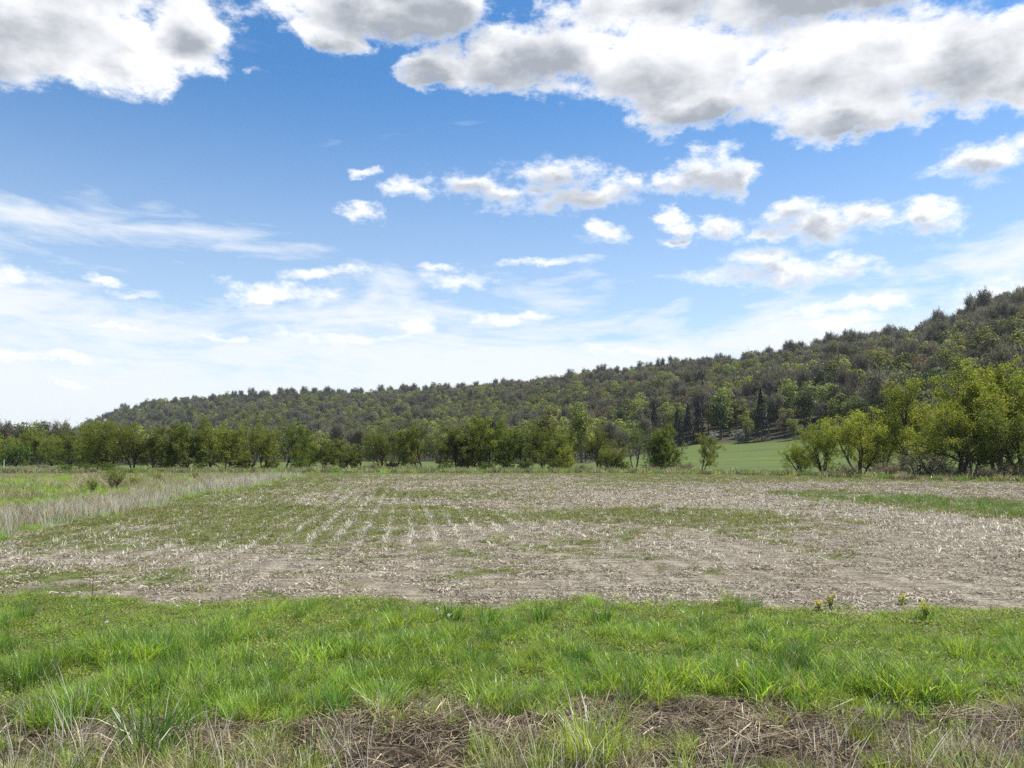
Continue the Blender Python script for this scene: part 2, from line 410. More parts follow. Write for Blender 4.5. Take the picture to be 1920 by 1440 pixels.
# ground
def groundmat():
    m = bpy.data.materials.new('ground'); m.use_nodes = True; nt = m.node_tree; nt.nodes.clear()
    t = nt.nodes.new('ShaderNodeTexCoord'); oc = S(nt, t.outputs['Object'])
    fine = noise(nt, oc, 16.0, 5.0, 0.7)
    mid = noise(nt, oc, 2.2, 5.0, 0.6)
    wide = noise(nt, oc, 0.25, 4.0, 0.55)
    streak = noise(nt, oc.vec('MULTIPLY', (0.35, 1.6, 1.0)), 3.0, 5.0, 0.65)
    mess = fine * 0.55 + streak * 0.30 + mid * 0.15
    rw = oc.vec('DOT_PRODUCT', (0.990 * 6.2832 / 0.76, 0.139 * 6.2832 / 0.76, 0.0), out=1)._m('SINE')
    mess = mess + rw * mid.step(0.35, 0.65) * 0.035
    field = mixc(nt, mess.step(0.40, 0.60), (0.080, 0.063, 0.043), (0.39, 0.34, 0.25))
    field = mixc(nt, wide.step(0.35, 0.7) * 0.45, field, (0.19, 0.15, 0.10))
    def mask(a, amt=0.75):
        return (attr(nt, a) + (fine * 0.5 + mid * 0.5 - 0.5) * amt * 2.0).step(0.25, 0.75) * attr(nt, a).step(0.0, 0.12)
    gr = mixc(nt, fine.step(0.35, 0.65), (0.060, 0.085, 0.018), (0.145, 0.185, 0.048))
    gr = mixc(nt, mid.step(0.45, 0.75) * 0.6, gr, (0.20, 0.18, 0.10))
    c = mixc(nt, mask('green', 0.9) * 0.92, field, gr)
    c = mixc(nt, mask('belt', 0.5), c, mixc(nt, fine.step(0.35, 0.65), (0.075, 0.095, 0.026), (0.16, 0.185, 0.055)))
    vg = mixc(nt, mess.step(0.42, 0.70), (0.035, 0.025, 0.018), (0.17, 0.13, 0.085))
    c = mixc(nt, mask('verge', 0.4), c, vg)
    md = mixc(nt, mid.step(0.45, 0.65), (0.085, 0.135, 0.035), (0.27, 0.24, 0.13))
    c = mixc(nt, mask('meadow', 0.4), c, md)
    pst = noise(nt, oc.vec('MULTIPLY', (0.03, 0.30, 0.3)), 1.0, 4.0, 0.6)
    ps = mixc(nt, pst.step(0.3, 0.7), (0.080, 0.115, 0.027), (0.125, 0.165, 0.042))
    ps = mixc(nt, wide.step(0.45, 0.7) * 0.5, ps, (0.12, 0.13, 0.055))
    tram = (oc.vec('DOT_PRODUCT', (0.18, 0.50, 0.0), out=1) + mid * 0.6)._m('SINE').step(0.93, 0.99)
    ps = mixc(nt, tram * 0.45, ps, (0.16, 0.15, 0.07))
    ps = mixc(nt, mid.step(0.5, 0.8) * 0.5, ps, (0.135, 0.16, 0.045))
    c = mixc(nt, attr(nt, 'past'), c, ps)
    c = mixc(nt, attr(nt, 'wood'), c, mixc(nt, mid.step(0.4, 0.6), (0.050, 0.058, 0.026), (0.085, 0.075, 0.045)))
    pr = nt.nodes.new('ShaderNodeBsdfPrincipled'); pr.inputs['Roughness'].default_value = 0.95
    pr.inputs['Specular IOR Level'].default_value = 0.1
    nt.links.new(c.k, pr.inputs['Base Color'])
    bp = nt.nodes.new('ShaderNodeBump'); bp.inputs['Strength'].default_value = 0.9; bp.inputs['Distance'].default_value = 0.06
    nt.links.new(mess.k, bp.inputs['Height']); nt.links.new(bp.outputs[0], pr.inputs['Normal'])
    out = nt.nodes.new('ShaderNodeOutputMaterial'); nt.links.new(pr.outputs[0], out.inputs[0])
    return m
M['ground'] = groundmat()

def build_ground():
    rr = [0.02]
    while rr[-1] < 5500:
        v = rr[-1]
        rr.append(v + (0.5 if v < 5 else 0.11 if v < 20 else v * 0.011 if v < 150 else v * 0.02 if v < 2200 else v * 0.2))
    rr = np.array(rr)
    aa = np.concatenate([np.arange(-44, 44.01, 0.22), np.arange(48, 316, 4)])
    aa = np.radians(aa)
    X = rr[:, None] * np.sin(aa)[None, :]; Y = rr[:, None] * np.cos(aa)[None, :]
    Z = terrain(X, Y)
    nr, na = X.shape
    i = np.arange(nr - 1)[:, None] * na; j = np.arange(na)[None, :]; j2 = (j + 1) % na
    F = np.stack([i + j, i + na + j, i + na + j2, i + j2], -1).reshape(-1, 4)
    me = mesh_np('ground', np.stack([X, Y, Z], -1).reshape(-1, 3), F, [M['ground']], True)
    zz = zones(X.ravel(), Y.ravel())
    for k_ in ('green', 'belt', 'verge', 'meadow', 'past', 'wood'):
        a = me.attributes.new(k_, 'FLOAT', 'POINT'); a.data.foreach_set('value', np.asarray(zz[k_], np.float32))
    tag(obj('ground', me), kind='structure')
build_ground()

# ------------------------------------------------------------------ scattering (only for what nobody could count)
def scatter(name, P, rot, scl, idx, protos, label, cat=None):
    """one object; points carry copies of a few clump shapes"""
    pc = bpy.data.collections.new(name + "_shapes")
    for i, me in enumerate(protos):
        pc.objects.link(bpy.data.objects.new("%s_shape_%02d" % (name, i), me))
    n = len(P)
    me = bpy.data.meshes.new(name); me.vertices.add(n); me.vertices.foreach_set('co', np.asarray(P, np.float32).ravel())
    a = me.attributes.new('turn', 'FLOAT_VECTOR', 'POINT'); a.data.foreach_set('vector', np.asarray(rot, np.float32).ravel())
    a = me.attributes.new('size', 'FLOAT_VECTOR', 'POINT')
    s_ = np.asarray(scl, np.float32); s_ = np.repeat(s_[:, None], 3, 1) if s_.ndim == 1 else s_
    a.data.foreach_set('vector', np.ascontiguousarray(s_).ravel())
    a = me.attributes.new('which', 'INT', 'POINT'); a.data.foreach_set('value', np.asarray(idx, np.int32))
    o = obj(name, me)
    ng = bpy.data.node_groups.new(name + "_spread", 'GeometryNodeTree')
    ng.interface.new_socket("Geometry", in_out='INPUT', socket_type='NodeSocketGeometry')
    ng.interface.new_socket("Geometry", in_out='OUTPUT', socket_type='NodeSocketGeometry')
    a_, b_ = ng.nodes.new('NodeGroupInput'), ng.nodes.new('NodeGroupOutput')
    ci = ng.nodes.new('GeometryNodeCollectionInfo'); ci.inputs['Collection'].default_value = pc
    ci.inputs['Separate Children'].default_value = True; ci.inputs['Reset Children'].default_value = True
    ip = ng.nodes.new('GeometryNodeInstanceOnPoints'); ip.inputs['Pick Instance'].default_value = True
    def na(nm, ty):
        q = ng.nodes.new('GeometryNodeInputNamedAttribute'); q.data_type = ty; q.inputs['Name'].default_value = nm; return q.outputs['Attribute']
    L = ng.links.new
    L(a_.outputs[0], ip.inputs['Points']); L(ci.outputs[0], ip.inputs['Instance'])
    L(na('which', 'INT'), ip.inputs['Instance Index']); L(na('turn', 'FLOAT_VECTOR'), ip.inputs['Rotation']); L(na('size', 'FLOAT_VECTOR'), ip.inputs['Scale'])
    L(ip.outputs[0], b_.inputs[0])
    md = o.modifiers.new('spread', 'NODES'); md.node_group = ng
    tag(o, label, cat, None, 'stuff')
    return o
def spread(n, x0, x1, y0, y1, dens, half=None, r=rng):
    """random spots kept by a 0..1 density"""
    x = r.uniform(x0, x1, n); y = r.uniform(y0, y1, n)
    ok = np.abs(x) < y * 0.78 + 3.0 if half is None else np.abs(x) < half
    x, y = x[ok], y[ok]
    ok = r.random(len(x)) < dens(x, y)
    x, y = x[ok], y[ok]
    return np.stack([x, y, terrain(x, y)], 1)
def zrot(n, tilt=0.0, r=rng):
    return np.stack([r.normal(0, tilt + 1e-6, n), r.normal(0, tilt + 1e-6, n), r.uniform(0, 6.283, n)], 1)

# ------------------------------------------------------------------ trees
def grow_tree(seed, stems=3, lean=0.3, leanx=0.0, spreadf=1.0, nleaf=9000, lsize=0.21, low=0.22, bare=0.0, kids=(9, 6, 4), trop=0.10, width=None):
    """returns branch geometry and leaf centres of one tree, 10 m high, standing at the origin"""
    r = np.random.default_rng(seed)
    g, tw = Geo(), []
    def grow(level, p, d, L, rad):
        segs = (7, 5, 4, 3)[level]
        P, R_ = [p], [rad]
        for i in range(segs):
            d = unit(d + r.normal(0, (0.10, 0.17, 0.22, 0.28)[level], 3) + np.array([0, 0, trop * (1, 1.1, 0.6, 0.3)[level]]))
            p = p + d * L / segs; P.append(p); R_.append(rad * (1 - 0.82 * (i + 1) / segs))
        P = np.array(P)
        tube(g, P, R_, (7, 5, 4, 3)[level])
        if level >= 2: tw.append((P, L, level))
        if level < 3:
            n = kids[level]
            for i in range(n):
                t = (low, 0.22, 0.25)[level] + (1 - (low, 0.22, 0.25)[level]) * (i + r.random()) / n
                f = t * segs; k_ = min(int(f), segs - 1); q = P[k_] + (P[k_ + 1] - P[k_]) * (f - k_)
                ax = unit(P[k_ + 1] - P[k_]); perp = unit(np.cross(ax, r.normal(size=3)))
                an = r.uniform(0.5, 1.05) * (1.0 if level else spreadf) if (level or t > 0.3) else r.uniform(0.9, 1.5)
                nd = ax * math.cos(an) + perp * math.sin(an)
                grow(level + 1, q, nd, L * (0.50, 0.52, 0.50)[level] * (1.25 - 0.65 * t) * r.uniform(0.75, 1.2), max(rad * (1 - 0.8 * t) * 0.6, 0.008))
    for s_ in range(stems):
        a = s_ / stems * 6.283 + r.uniform(-0.6, 0.6)
        ln = lean * r.uniform(0.5, 1.3) if stems > 1 else lean * 0.3
        d = unit(np.array([math.cos(a) * ln + leanx, math.sin(a) * ln, 1.0]))
        grow(0, np.array([math.cos(a) * 0.12 * (stems > 1), math.sin(a) * 0.12 * (stems > 1), -0.25]), d, r.uniform(6.0, 8.0), r.uniform(0.13, 0.20) * (1.25 if stems == 1 else 1))
    w = np.array([L * (1.0 if lv == 3 else 0.7) for _, L, lv in tw]); w = w / w.sum()
    keep = r.random(len(tw)) >= bare
    C = []
    for (P, L, lv), ww, kp in zip(tw, w, keep):
        if not kp: continue
        m = r.poisson(nleaf * ww)
        t = r.uniform(0.15, 1.05, m) * (len(P) - 1); k_ = np.clip(t.astype(int), 0, len(P) - 2)
        C.append(P[k_] + (P[k_ + 1] - P[k_]) * (t - k_)[:, None] + r.normal(0, 0.16, (m, 3)))
    C = np.concatenate(C) if C else np.zeros((1, 3))
    top = np.percentile(C[:, 2], 99.7); sz = 10.0 / top
    V = np.concatenate(g.V); F = np.concatenate(g.F)
    sxy = sz if width is None else width / max(np.percentile(np.abs(C[:, 0]), 97) * 2, 0.1)
    k3 = np.array([sxy, sxy, sz])
    V = V * k3; C = C * k3
    C = C[C[:, 2] > 0.25]
    lg = Geo(); leaves(lg, C, lsize * r.uniform(0.6, 1.35, len(C)), r)
    return V, F, lg
_protos = {}
def tree_proto(key, leafm, barkm='bark', **kw):
    V, F, lg = grow_tree(**kw)
    _protos[key] = (mesh_np(key + '_trunk', V, F, [M[barkm]], True), lg.mesh(key + '_crown', [M[leafm]]))
def place_tree(name, key, x, y, h, label, group=None, cat='tree', wid=1.0, rz=None, r=random):
    e = obj(name, None, loc=(x, y, float(terrain(x, y))), rot=(0, 0, r.uniform(0, 6.28) if rz is None else rz), scl=(h / 10 * wid, h / 10 * wid, h / 10))
    e.empty_display_size = 0.5
    tr, cr = _protos[key]
    obj('trunk', tr, e); obj('crown', cr, e)
    return tag(e, label, cat, group)

# hedgerow kinds
tree_proto('thick', 'olive', seed=1, stems=5, lean=0.42, nleaf=20000, lsize=0.24, low=0.04, kids=(12, 6, 4))
tree_proto('thick2', 'olive', seed=2, stems=4, lean=0.35, nleaf=18000, lsize=0.24, low=0.05, kids=(12, 6, 4))
tree_proto('open', 'olive', seed=3, stems=3, lean=0.45, nleaf=11000, lsize=0.23, low=0.16, kids=(12, 6, 4))
tree_proto('open2', 'olive', seed=4, stems=3, lean=0.40, nleaf=12000, lsize=0.23, low=0.14, kids=(12, 6, 4))
tree_proto('lean', 'olive', seed=5, stems=2, lean=0.15, leanx=0.55, nleaf=10000, lsize=0.23, low=0.15, kids=(12, 6, 4))
tree_proto('narrow', 'olive', seed=6, stems=2, lean=0.18, nleaf=13000, lsize=0.23, low=0.06, kids=(12, 6, 4))
tree_proto('narrow2', 'olive', seed=7, stems=3, lean=0.20, nleaf=12000, lsize=0.23, low=0.06, kids=(12, 6, 4))
tree_proto('sparse', 'olive', 'greybark', seed=8, stems=3, lean=0.35, nleaf=2600, lsize=0.20, low=0.30)
tree_proto('bright', 'spring', seed=9, stems=4, lean=0.45, nleaf=14000, lsize=0.26, low=0.05, kids=(12, 6, 4))
tree_proto('bright2', 'spring', seed=10, stems=3, lean=0.4, nleaf=12000, lsize=0.26, low=0.06, kids=(12, 6, 4))
tree_proto('shrub', 'bushgreen', seed=12, stems=9, lean=0.75, nleaf=9000, lsize=0.5, low=0.10, kids=(6, 4, 3), trop=0.05)
tree_proto('twiggy', 'h_rust', 'greybark', seed=13, stems=12, lean=0.85, nleaf=2600, lsize=0.32, low=0.12, kids=(7, 5, 4), trop=0.04)
# larger ones of the right-hand clump, finer leaves
tree_proto('big1', 'olive2', seed=21, stems=3, lean=0.42, nleaf=23000, lsize=0.17, low=0.16, kids=(11, 7, 4))
tree_proto('big2', 'olive2', seed=22, stems=2, lean=0.30, nleaf=23000, lsize=0.17, low=0.18, kids=(13, 7, 4))
tree_proto('big3', 'olive2', seed=23, stems=4, lean=0.65, nleaf=23000, lsize=0.19, low=0.14, kids=(10, 7, 4), trop=0.07)
tree_proto('tall', 'olive2', seed=24, stems=1, lean=0.2, nleaf=12000, lsize=0.17, low=0.20, kids=(18, 8, 5), trop=0.12)
tree_proto('low', 'olive2', seed=25, stems=5, lean=0.75, leanx=-0.25, nleaf=18000, lsize=0.22, low=0.10, kids=(9, 6, 4), trop=0.05)

G_ROW = 'trees lining the far edge of the field'
def row(px, top, D, key, label, wid=1.0, rz=None, name='hedgerow_tree', group=G_ROW, cat='tree'):
    x = spot(px, D); h = z_at(top, D) - float(terrain(x, D)); wid = wid * (1.05 if name == 'hedgerow_tree' else 1.0)
    return place_tree(name, key, x, D, h, label, group, cat, wid, rz)
L_LIME = 'bright yellow-green tree standing well behind the dry meadow'
for a in [
 (8, 815, 232, 'bright', L_LIME, 0.95), (58, 806, 240, 'bright2', L_LIME, 1.0), (98, 817, 222, 'bright', L_LIME, 0.9),
 (-40, 812, 236, 'bright2', L_LIME, 1.0), (30, 828, 214, 'shrub', 'low yellow-green thicket bush below the bright trees behind the meadow', 0.8, None, 'thicket_bush', None, 'bush'),
 (132, 812, 196, 'narrow2', 'small yellow-olive tree between the bright trees and the broad round tree', 1.3),
 (165, 800, 170, 'thick2', 'dull olive tree leaning against the broad round dark tree', 0.9),
 (202, 787, 152, 'thick', 'broad round dense dark tree, widest crown of the tree row', 1.0),
 (252, 795, 149, 'open', 'tree with an open bowl of dark bare limbs beside the broad round tree', 0.95),
 (288, 803, 150, 'narrow', 'first olive tree from the open-bowled tree towards the tall thin one', 1.0), (322, 798, 147, 'thick2', 'second olive tree from the open-bowled tree towards the tall thin one', 0.75), (352, 793, 149, 'narrow', 'third olive tree from the open-bowled tree towards the tall thin one', 1.15),
 (392, 783, 151, 'open2', 'fourth olive tree from the open-bowled tree towards the tall thin one', 0.9), (428, 800, 144, 'narrow2', 'fifth olive tree from the open-bowled tree, touching the tall thin one', 1.2),
 (466, 768, 156, 'sparse', 'tall thin-leaved tree with grey limbs rising above the dense tree row', 0.95),
 (494, 795, 146, 'open', 'olive tree between the tall thin-leaved tree and the curved black stems', 0.85), (538, 790, 150, 'lean', 'tree with curved black stems at the end of the dense left tree row', 0.85, 0.2),
 (578, 826, 165, 'narrow2', 'small thin olive tree in the gap of the tree row', 1.2), (608, 826, 162, 'open2', 'small thin olive tree in the gap of the tree row', 1.0),
 (640, 824, 164, 'narrow', 'small thin olive tree in the gap of the tree row', 1.2),
 (716, 803, 149, 'open', 'open-crowned tree with black limbs just past the gap in the row', 0.85), (745, 806, 148, 'lean', 'tree whose bare stems lean strongly beside the gap in the row', 0.8, 0.3),
 (790, 793, 146, 'lean', 'tree arching over with its stem bent sideways in the middle row', 0.9, 2.9),
 (826, 800, 150, 'sparse', 'thin grey-limbed tree half bare in the middle of the row', 0.8), (857, 803, 147, 'narrow', 'first olive tree from the half-bare grey one towards the pasture', 1.2),
 (888, 788, 148, 'thick2', 'second olive tree from the half-bare grey one towards the pasture', 0.75), (916, 782, 150, 'narrow', 'third olive tree from the half-bare grey one towards the pasture', 1.3), (946, 785, 147, 'open2', 'fourth olive tree from the half-bare grey one towards the pasture', 0.75),
 (985, 797, 149, 'open', 'fifth olive tree from the half-bare grey one towards the pasture', 1.0), (1018, 803, 150, 'open2', 'sixth olive tree from the half-bare grey one towards the pasture', 0.85), (1046, 806, 146, 'thick2', 'seventh olive tree from the half-bare grey one towards the pasture', 0.85),
 (1062, 836, 142, 'bright2', 'small paler tree in front of the row beside a round bush', 0.9),
 (1122, 803, 147, 'open2', 'light olive tree left of a low rounded dark-stemmed one', 0.85), (1146, 838, 136, 'thick', 'low rounded wide tree with dark stems at the field edge', 1.1),
 (1192, 800, 144, 'sparse', 'sparse tree with tall upright grey twigs beside the full-crowned one', 0.85),
 (1254, 796, 140, 'thick2', 'full-crowned leafy tree at the right end of the row by the pasture', 0.85),
 (1228, 812, 141, 'narrow2', 'slim tree pressed against the full-crowned tree by the pasture', 1.0),
 (1316, 812, 138, 'lean', 'slim tree leaning outward over the green pasture, last of the row', 0.75, 0.0),
]: row(*a)
for px, top, D, w, lb in [
    (660, 842, 146, .8, 'large round fresh-green bush in the gap of the tree row'), (985, 861, 140, .9, 'bright round bush under the fifth tree past the half-bare one'),
    (1043, 860, 138, .9, 'round green bush beside the small paler tree at the field edge'), (200, 866, 128, 1.3, 'wide low green bush before the broad round dark tree'),
    (122, 870, 126, 1.2, 'small green bush at the back of the meadow below bright trees'), (160, 868, 130, 1.2, 'small green bush beside the wide low one before the round tree'),
    (375, 868, 142, 1.0, 'low green bush at the foot of the dense left tree row'), (840, 866, 141, 1.0, 'low green bush under the half-bare grey tree'),
    (1170, 866, 135, 1.0, 'low green bush between the low rounded tree and sparse tree'), (915, 866, 141, 1.0, 'low green bush under the third tree past the half-bare one'),
    (560, 862, 144, 1.0, 'green bush just past the curved black-stemmed tree'), (310, 862, 145, 1.2, 'green bush between trunks near the open-bowled tree'),
    (450, 860, 146, 1.2, 'green bush at the foot of the tall thin-leaved tree'), (510, 862, 146, 1.0, 'green bush among the curved black stems'), (735, 864, 146, 1.1, 'green bush between leaning stems just past the gap'),
    (870, 862, 146, 1.1, 'green bush behind the first tree past the half-bare one'), (950, 862, 145, 1.1, 'green bush behind the fourth tree past the half-bare one'), (1245, 862, 138, 1.0, 'green bush at the foot of the full-crowned tree by the pasture')]:
    row(px, top, D, 'shrub', lb, w * 1.15, None, 'bush', 'bushes at the foot of the tree row', 'bush')
L_TWIG = 'brownish leafless bush tangled under the tree row'
for px, top, D, w in [(1285, 864, 136, 1.4), (1090, 868, 136, 1.5), (80, 868, 150, 1.6), (300, 870, 143, 1.6), (450, 870, 143, 1.6), (610, 868, 146, 1.5), (700, 866, 144, 1.4), (780, 870, 143, 1.5), (1215, 868, 134, 1.4)]:
    row(px, top, D, 'twiggy', L_TWIG, w, None, 'bare_bush', 'leafless bushes under the tree row', 'bush')
# right-hand clump
G_R = 'trees of the clump beside the pasture'
for a in [
 (1500, 828, 112, 'low', 'low sprawling tree at the pasture end of the right clump', 0.8, 0.2),
 (1542, 793, 111, 'big3', 'broad low tree with fanned stems, second from the pasture', 0.72, 1.0),
 (1612, 768, 106, 'big3', 'fan-shaped tree with several dark leaning stems in the right clump', 0.9, 0.0),
 (1655, 790, 116, 'big1', 'smaller tree filling in behind the fan-shaped one', 0.8),
 (1690, 712, 108, 'tall', 'tall narrow single-trunk tree rising above the fan-shaped one', 0.80),
 (1742, 768, 112, 'big1', 'mid-height leafy tree between the tall narrow one and the giants', 0.75),
 (1800, 688, 97, 'big2', 'tall broad tree with thick upright limbs in the right clump', 0.80, 0.7),
 (1818, 752, 90, 'big1', 'bushy tree standing in front of the tall broad ones', 0.85),
 (1866, 692, 101, 'big1', 'tall tree with open forking limbs behind the bushy one', 0.8),
 (1912, 672, 92, 'big2', 'tallest tree of the right clump with a high spreading crown', 0.85, 3.6),
 (1968, 690, 90, 'big1', 'large tree at the outer end of the right clump', 0.95, 1.5),
 (1868, 770, 86, 'lean', 'slanting forked tree in front of the tallest trees', 0.9, 0.2),
]: row(*a[:5], a[5] * 1.2, a[6] if len(a) > 6 else None, 'clump_tree', G_R)
row(1722, 840, 91, 'twiggy', 'large grey-brown twiggy bush in front of the right clump', 1.7, 0.4, 'bare_bush', None, 'bush')
for px, top, D in [(1590, 866, 100), (1660, 862, 98), (1786, 862, 90), (1846, 868, 84), (1905, 862, 85)]:
    row(px, top, D, 'twiggy', 'low brown thicket bush in the shade of the right clump', 1.6, None, 'bare_bush', 'thicket bushes under the right clump', 'bush')
# pale willow saplings out in the meadow
tree_proto('sapling', 'olive2', 'greybark', seed=31, stems=14, lean=0.5, nleaf=1600, lsize=0.42, low=0.3, kids=(5, 3, 2), trop=0.05)
for px, top, base, lb in [(172, 893, 926, 'reddish-brown twig clump among dry grass in the meadow'), (213, 872, 922, 'tallest green-tipped sapling clump among dry grass in the meadow'),
                          (250, 888, 919, 'low thin sapling clump beside the tallest one in the meadow'), (295, 884, 906, 'faint thin sapling clump farther back in the meadow'), (368, 882, 902, 'small brown twig clump near tan grass of the meadow')]:
    x, y = ground_at(px, base)
    place_tree('sapling_clump', 'sapling', x, y, z_at(top, y) - float(terrain(x, y)), lb, 'sapling clumps in the meadow', 'sapling', 1.0)

# ------------------------------------------------------------------ the wooded ridge
def crown_mesh(seed, mat, h, w, clumps, per, size, flat=0.8, base=0.14, vshape=1.0):
    r = np.random.default_rng(seed); g = Geo()
    for c in range(clumps):
        v = unit(r.normal(size=3)) * r.random() ** 0.45
        zc = base * h + (h * (1 - base)) * (0.5 + 0.5 * v[2] * 0.86)
        c0 = np.array([v[0] * w * 0.40, v[1] * w * 0.40, zc])
        m = unit(r.normal(size=(per, 3))); rad = w * r.uniform(0.13, 0.24)
        m[:, 2] = np.where(m[:, 2] < -0.4, -m[:, 2], m[:, 2])
        leaves(g, c0 + m * rad * np.array([1, 1, flat]) * r.uniform(0.7, 1.1, (per, 1)), size * r.uniform(0.6, 1.3, per), r, normal=m * 1.2, aspect=0.8)
    return g.mesh('hill_crown', [M[mat]])
def trunk_mesh(seed, h, rad, limbs=7, up=0.9):
    r = np.random.default_rng(seed); g = Geo()
    P = np.stack([r.normal(0, 0.15, 5) * np.arange(5) * 0.5, r.normal(0, 0.15, 5) * np.arange(5) * 0.5, np.linspace(-1.0, h * up, 5)], 1)
    tube(g, P, np.linspace(rad, rad * 0.25, 5), 5)
    for i in range(limbs):
        t = r.uniform(0.3, 0.85); b = np.array([0, 0, h * up * t]); a = r.uniform(0, 6.28)
        L = h * 0.38 * (1.1 - t * 0.5)
        d = np.array([math.cos(a) * 0.75, math.sin(a) * 0.75, 0.8])
        tube(g, np.array([b, b + d * L * 0.5, b + (d + [0, 0, 0.4]) * L]), [rad * 0.4, rad * 0.25, rad * 0.08], 4)
    return g.mesh('hill_trunk', [M['greybark']], True)
def bare_mesh(seed, h, w, n, size):
    """a leafless crown: a vase of rising limbs with fans of fine twigs"""
    r = np.random.default_rng(seed); g = Geo()
    C, A = [], []
    for i in range(16):
        a = r.uniform(0, 6.283); z0 = h * r.uniform(0.30, 0.55); out = w * 0.5 * r.uniform(0.35, 1.0)
        zt = h * (1.0 - 0.33 * (out / (w * 0.5)) ** 2) * r.uniform(0.9, 1.03)
        P0, P1 = np.array([0, 0, z0]), np.array([math.cos(a) * out, math.sin(a) * out, zt])
        pm = (P0 + P1) / 2 + np.array([math.cos(a), math.sin(a), 0]) * out * 0.18
        tube(g, np.array([P0, pm, P1]), [0.10, 0.07, 0.025], 3)
        m = n // 16; t = r.uniform(0.35, 1.0, m)[:, None]
        C.append(P0 * (1 - t) ** 2 + 2 * pm * t * (1 - t) + P1 * t * t + r.normal(0, 0.55, (m, 3))); A.append(np.tile(unit(P1 - P0) + [0, 0, 0.5], (m, 1)))
    C, A = np.concatenate(C), np.concatenate(A); n = len(C)
    e = unit(unit(A) + 0.55 * r.normal(size=(n, 3))); s_ = size * r.uniform(0.6, 1.3, (n, 1))
    ww = unit(np.cross(e, r.normal(size=(n, 3)))) * 0.055 * size
    V = np.stack([C - e * s_ * 0.5 - ww, C - e * s_ * 0.5 + ww, C + e * s_ * 0.5 + ww * 0.3, C + e * s_ * 0.5 - ww * 0.3], 1).reshape(-1, 3)
    g.add(V, np.arange(4 * n).reshape(-1, 4))
    return g.mesh('hill_crown', [M['h_twig']])
def conifer_mesh(seed, h, w):
    r = np.random.default_rng(seed); g = Geo()
    n = 2600
    t = r.random(n) ** 0.75                         # 0 at base, 1 at top
    t = 1 - r.random(n) ** 0.6 if False else t
    z = h * (0.04 + 0.96 * t); tier = 0.72 + 0.28 * np.abs(np.sin(t * 38 + r.normal(0, 0.3, n)))
    rad = w * 0.5 * (1 - t) ** 0.85 * tier * r.uniform(0.55, 1.05, n); a = r.uniform(0, 6.283, n)
    C = np.stack([np.cos(a) * rad, np.sin(a) * rad, z - rad * 0.25], 1)
    out = np.stack([np.cos(a), np.sin(a), 0 * a - 0.35], 1)
    nn = np.stack([0.3 * np.cos(a), 0.3 * np.sin(a), 1 + 0 * a], 1)
    leaves(g, C, (0.9 - 0.45 * t) * 1.0, r, normal=nn, aspect=0.4, axis=np.cross(out, nn))
    return g.mesh('hill_crown', [M['needle']])
HK = {}   # kind -> list of (trunk mesh, crown mesh, crown width)
def hk(kind, crown, h, w, seed): HK.setdefault(kind, []).append((trunk_mesh(seed, h, 0.26), crown, w, h))
for i in range(3):
    hk('green', crown_mesh(100 + i, 'h_green', 16, 9.5, 34, 70, 0.62), 16, 9.5, 100 + i)
    hk('bare', bare_mesh(200 + i, 17, 9.5, 1050, 1.9), 17, 9.5, 200 + i)
for i in range(2):
    hk('lime', crown_mesh(110 + i, 'h_lime', 15, 9, 30, 60, 0.62), 15, 9, 110 + i)
    hk('dark', crown_mesh(120 + i, 'h_dark', 16, 9.5, 34, 70, 0.62), 16, 9.5, 120 + i)
    hk('rust', crown_mesh(130 + i, 'h_rust', 15, 11, 32, 45, 0.65), 15, 11, 130 + i)
    hk('fir', conifer_mesh(140 + i, 18, 7.5 + i), 18, 8, 140 + i)
hk('blossom', crown_mesh(150, 'blossom', 7, 8, 24, 60, 0.5, base=0.1), 7, 8, 150)
HWORD = {'green': 'leafy green tree', 'bare': 'grey leafless tree', 'lime': 'pale lime-green tree', 'dark': 'dark green round-crowned tree', 'rust': 'rusty brown budding tree', 'fir': 'dark pointed conifer'}
def hill_label(kd, x, y, t_):
    px = 960 + x / y * FPX
    hgt = 'near the crest of' if t_ > 0.72 else 'halfway up' if t_ > 0.32 else 'low on' if t_ > 0 else 'at the foot of'
    where = ('behind the right clump' if px > 1560 else 'above the pasture' if px > 1270 else 'behind the middle tree row' if px > 690 else 'behind the left tree row' if px > 330 else 'at the tapering far end')
    return '%s %s the ridge %s' % (HWORD[kd], hgt, where)
NAMES = {'green': 'leafy_tree', 'bare': 'leafless_tree', 'lime': 'pale_green_tree', 'dark': 'dark_green_tree', 'rust': 'rusty_tree', 'fir': 'conifer', 'blossom': 'blossoming_tree'}

hr = np.random.default_rng(77)
pts = []
step = 9.0
gx, gy = np.meshgrid(np.arange(-1350, 640, step), np.arange(150, 1960, step))
gx = gx.ravel() + hr.uniform(-0.45, 0.45, gx.size) * step; gy = gy.ravel() + hr.uniform(-0.45, 0.45, gy.size) * step
t, df, dc, zf, zc = hill_t(gx, gy)
ok = (wooded(gx, gy) > 0.5) & (t < 1.06) & (np.abs(gx) < gy * 0.80 + 15)
gx, gy, t, dc = gx[ok], gy[ok], t[ok], dc[ok]
thin = hr.random(len(gx)) < np.clip(1.05 - (gy - 350) / 2000, 0.5, 1)
gx, gy, t = gx[thin], gy[thin], t[thin]
gz = terrain(gx, gy)
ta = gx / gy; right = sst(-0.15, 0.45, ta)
patch = fbm(gx / 55, gy / 55, 61); patch2 = fbm(gx / 40, gy / 40, 67)
u = hr.random(len(gx))
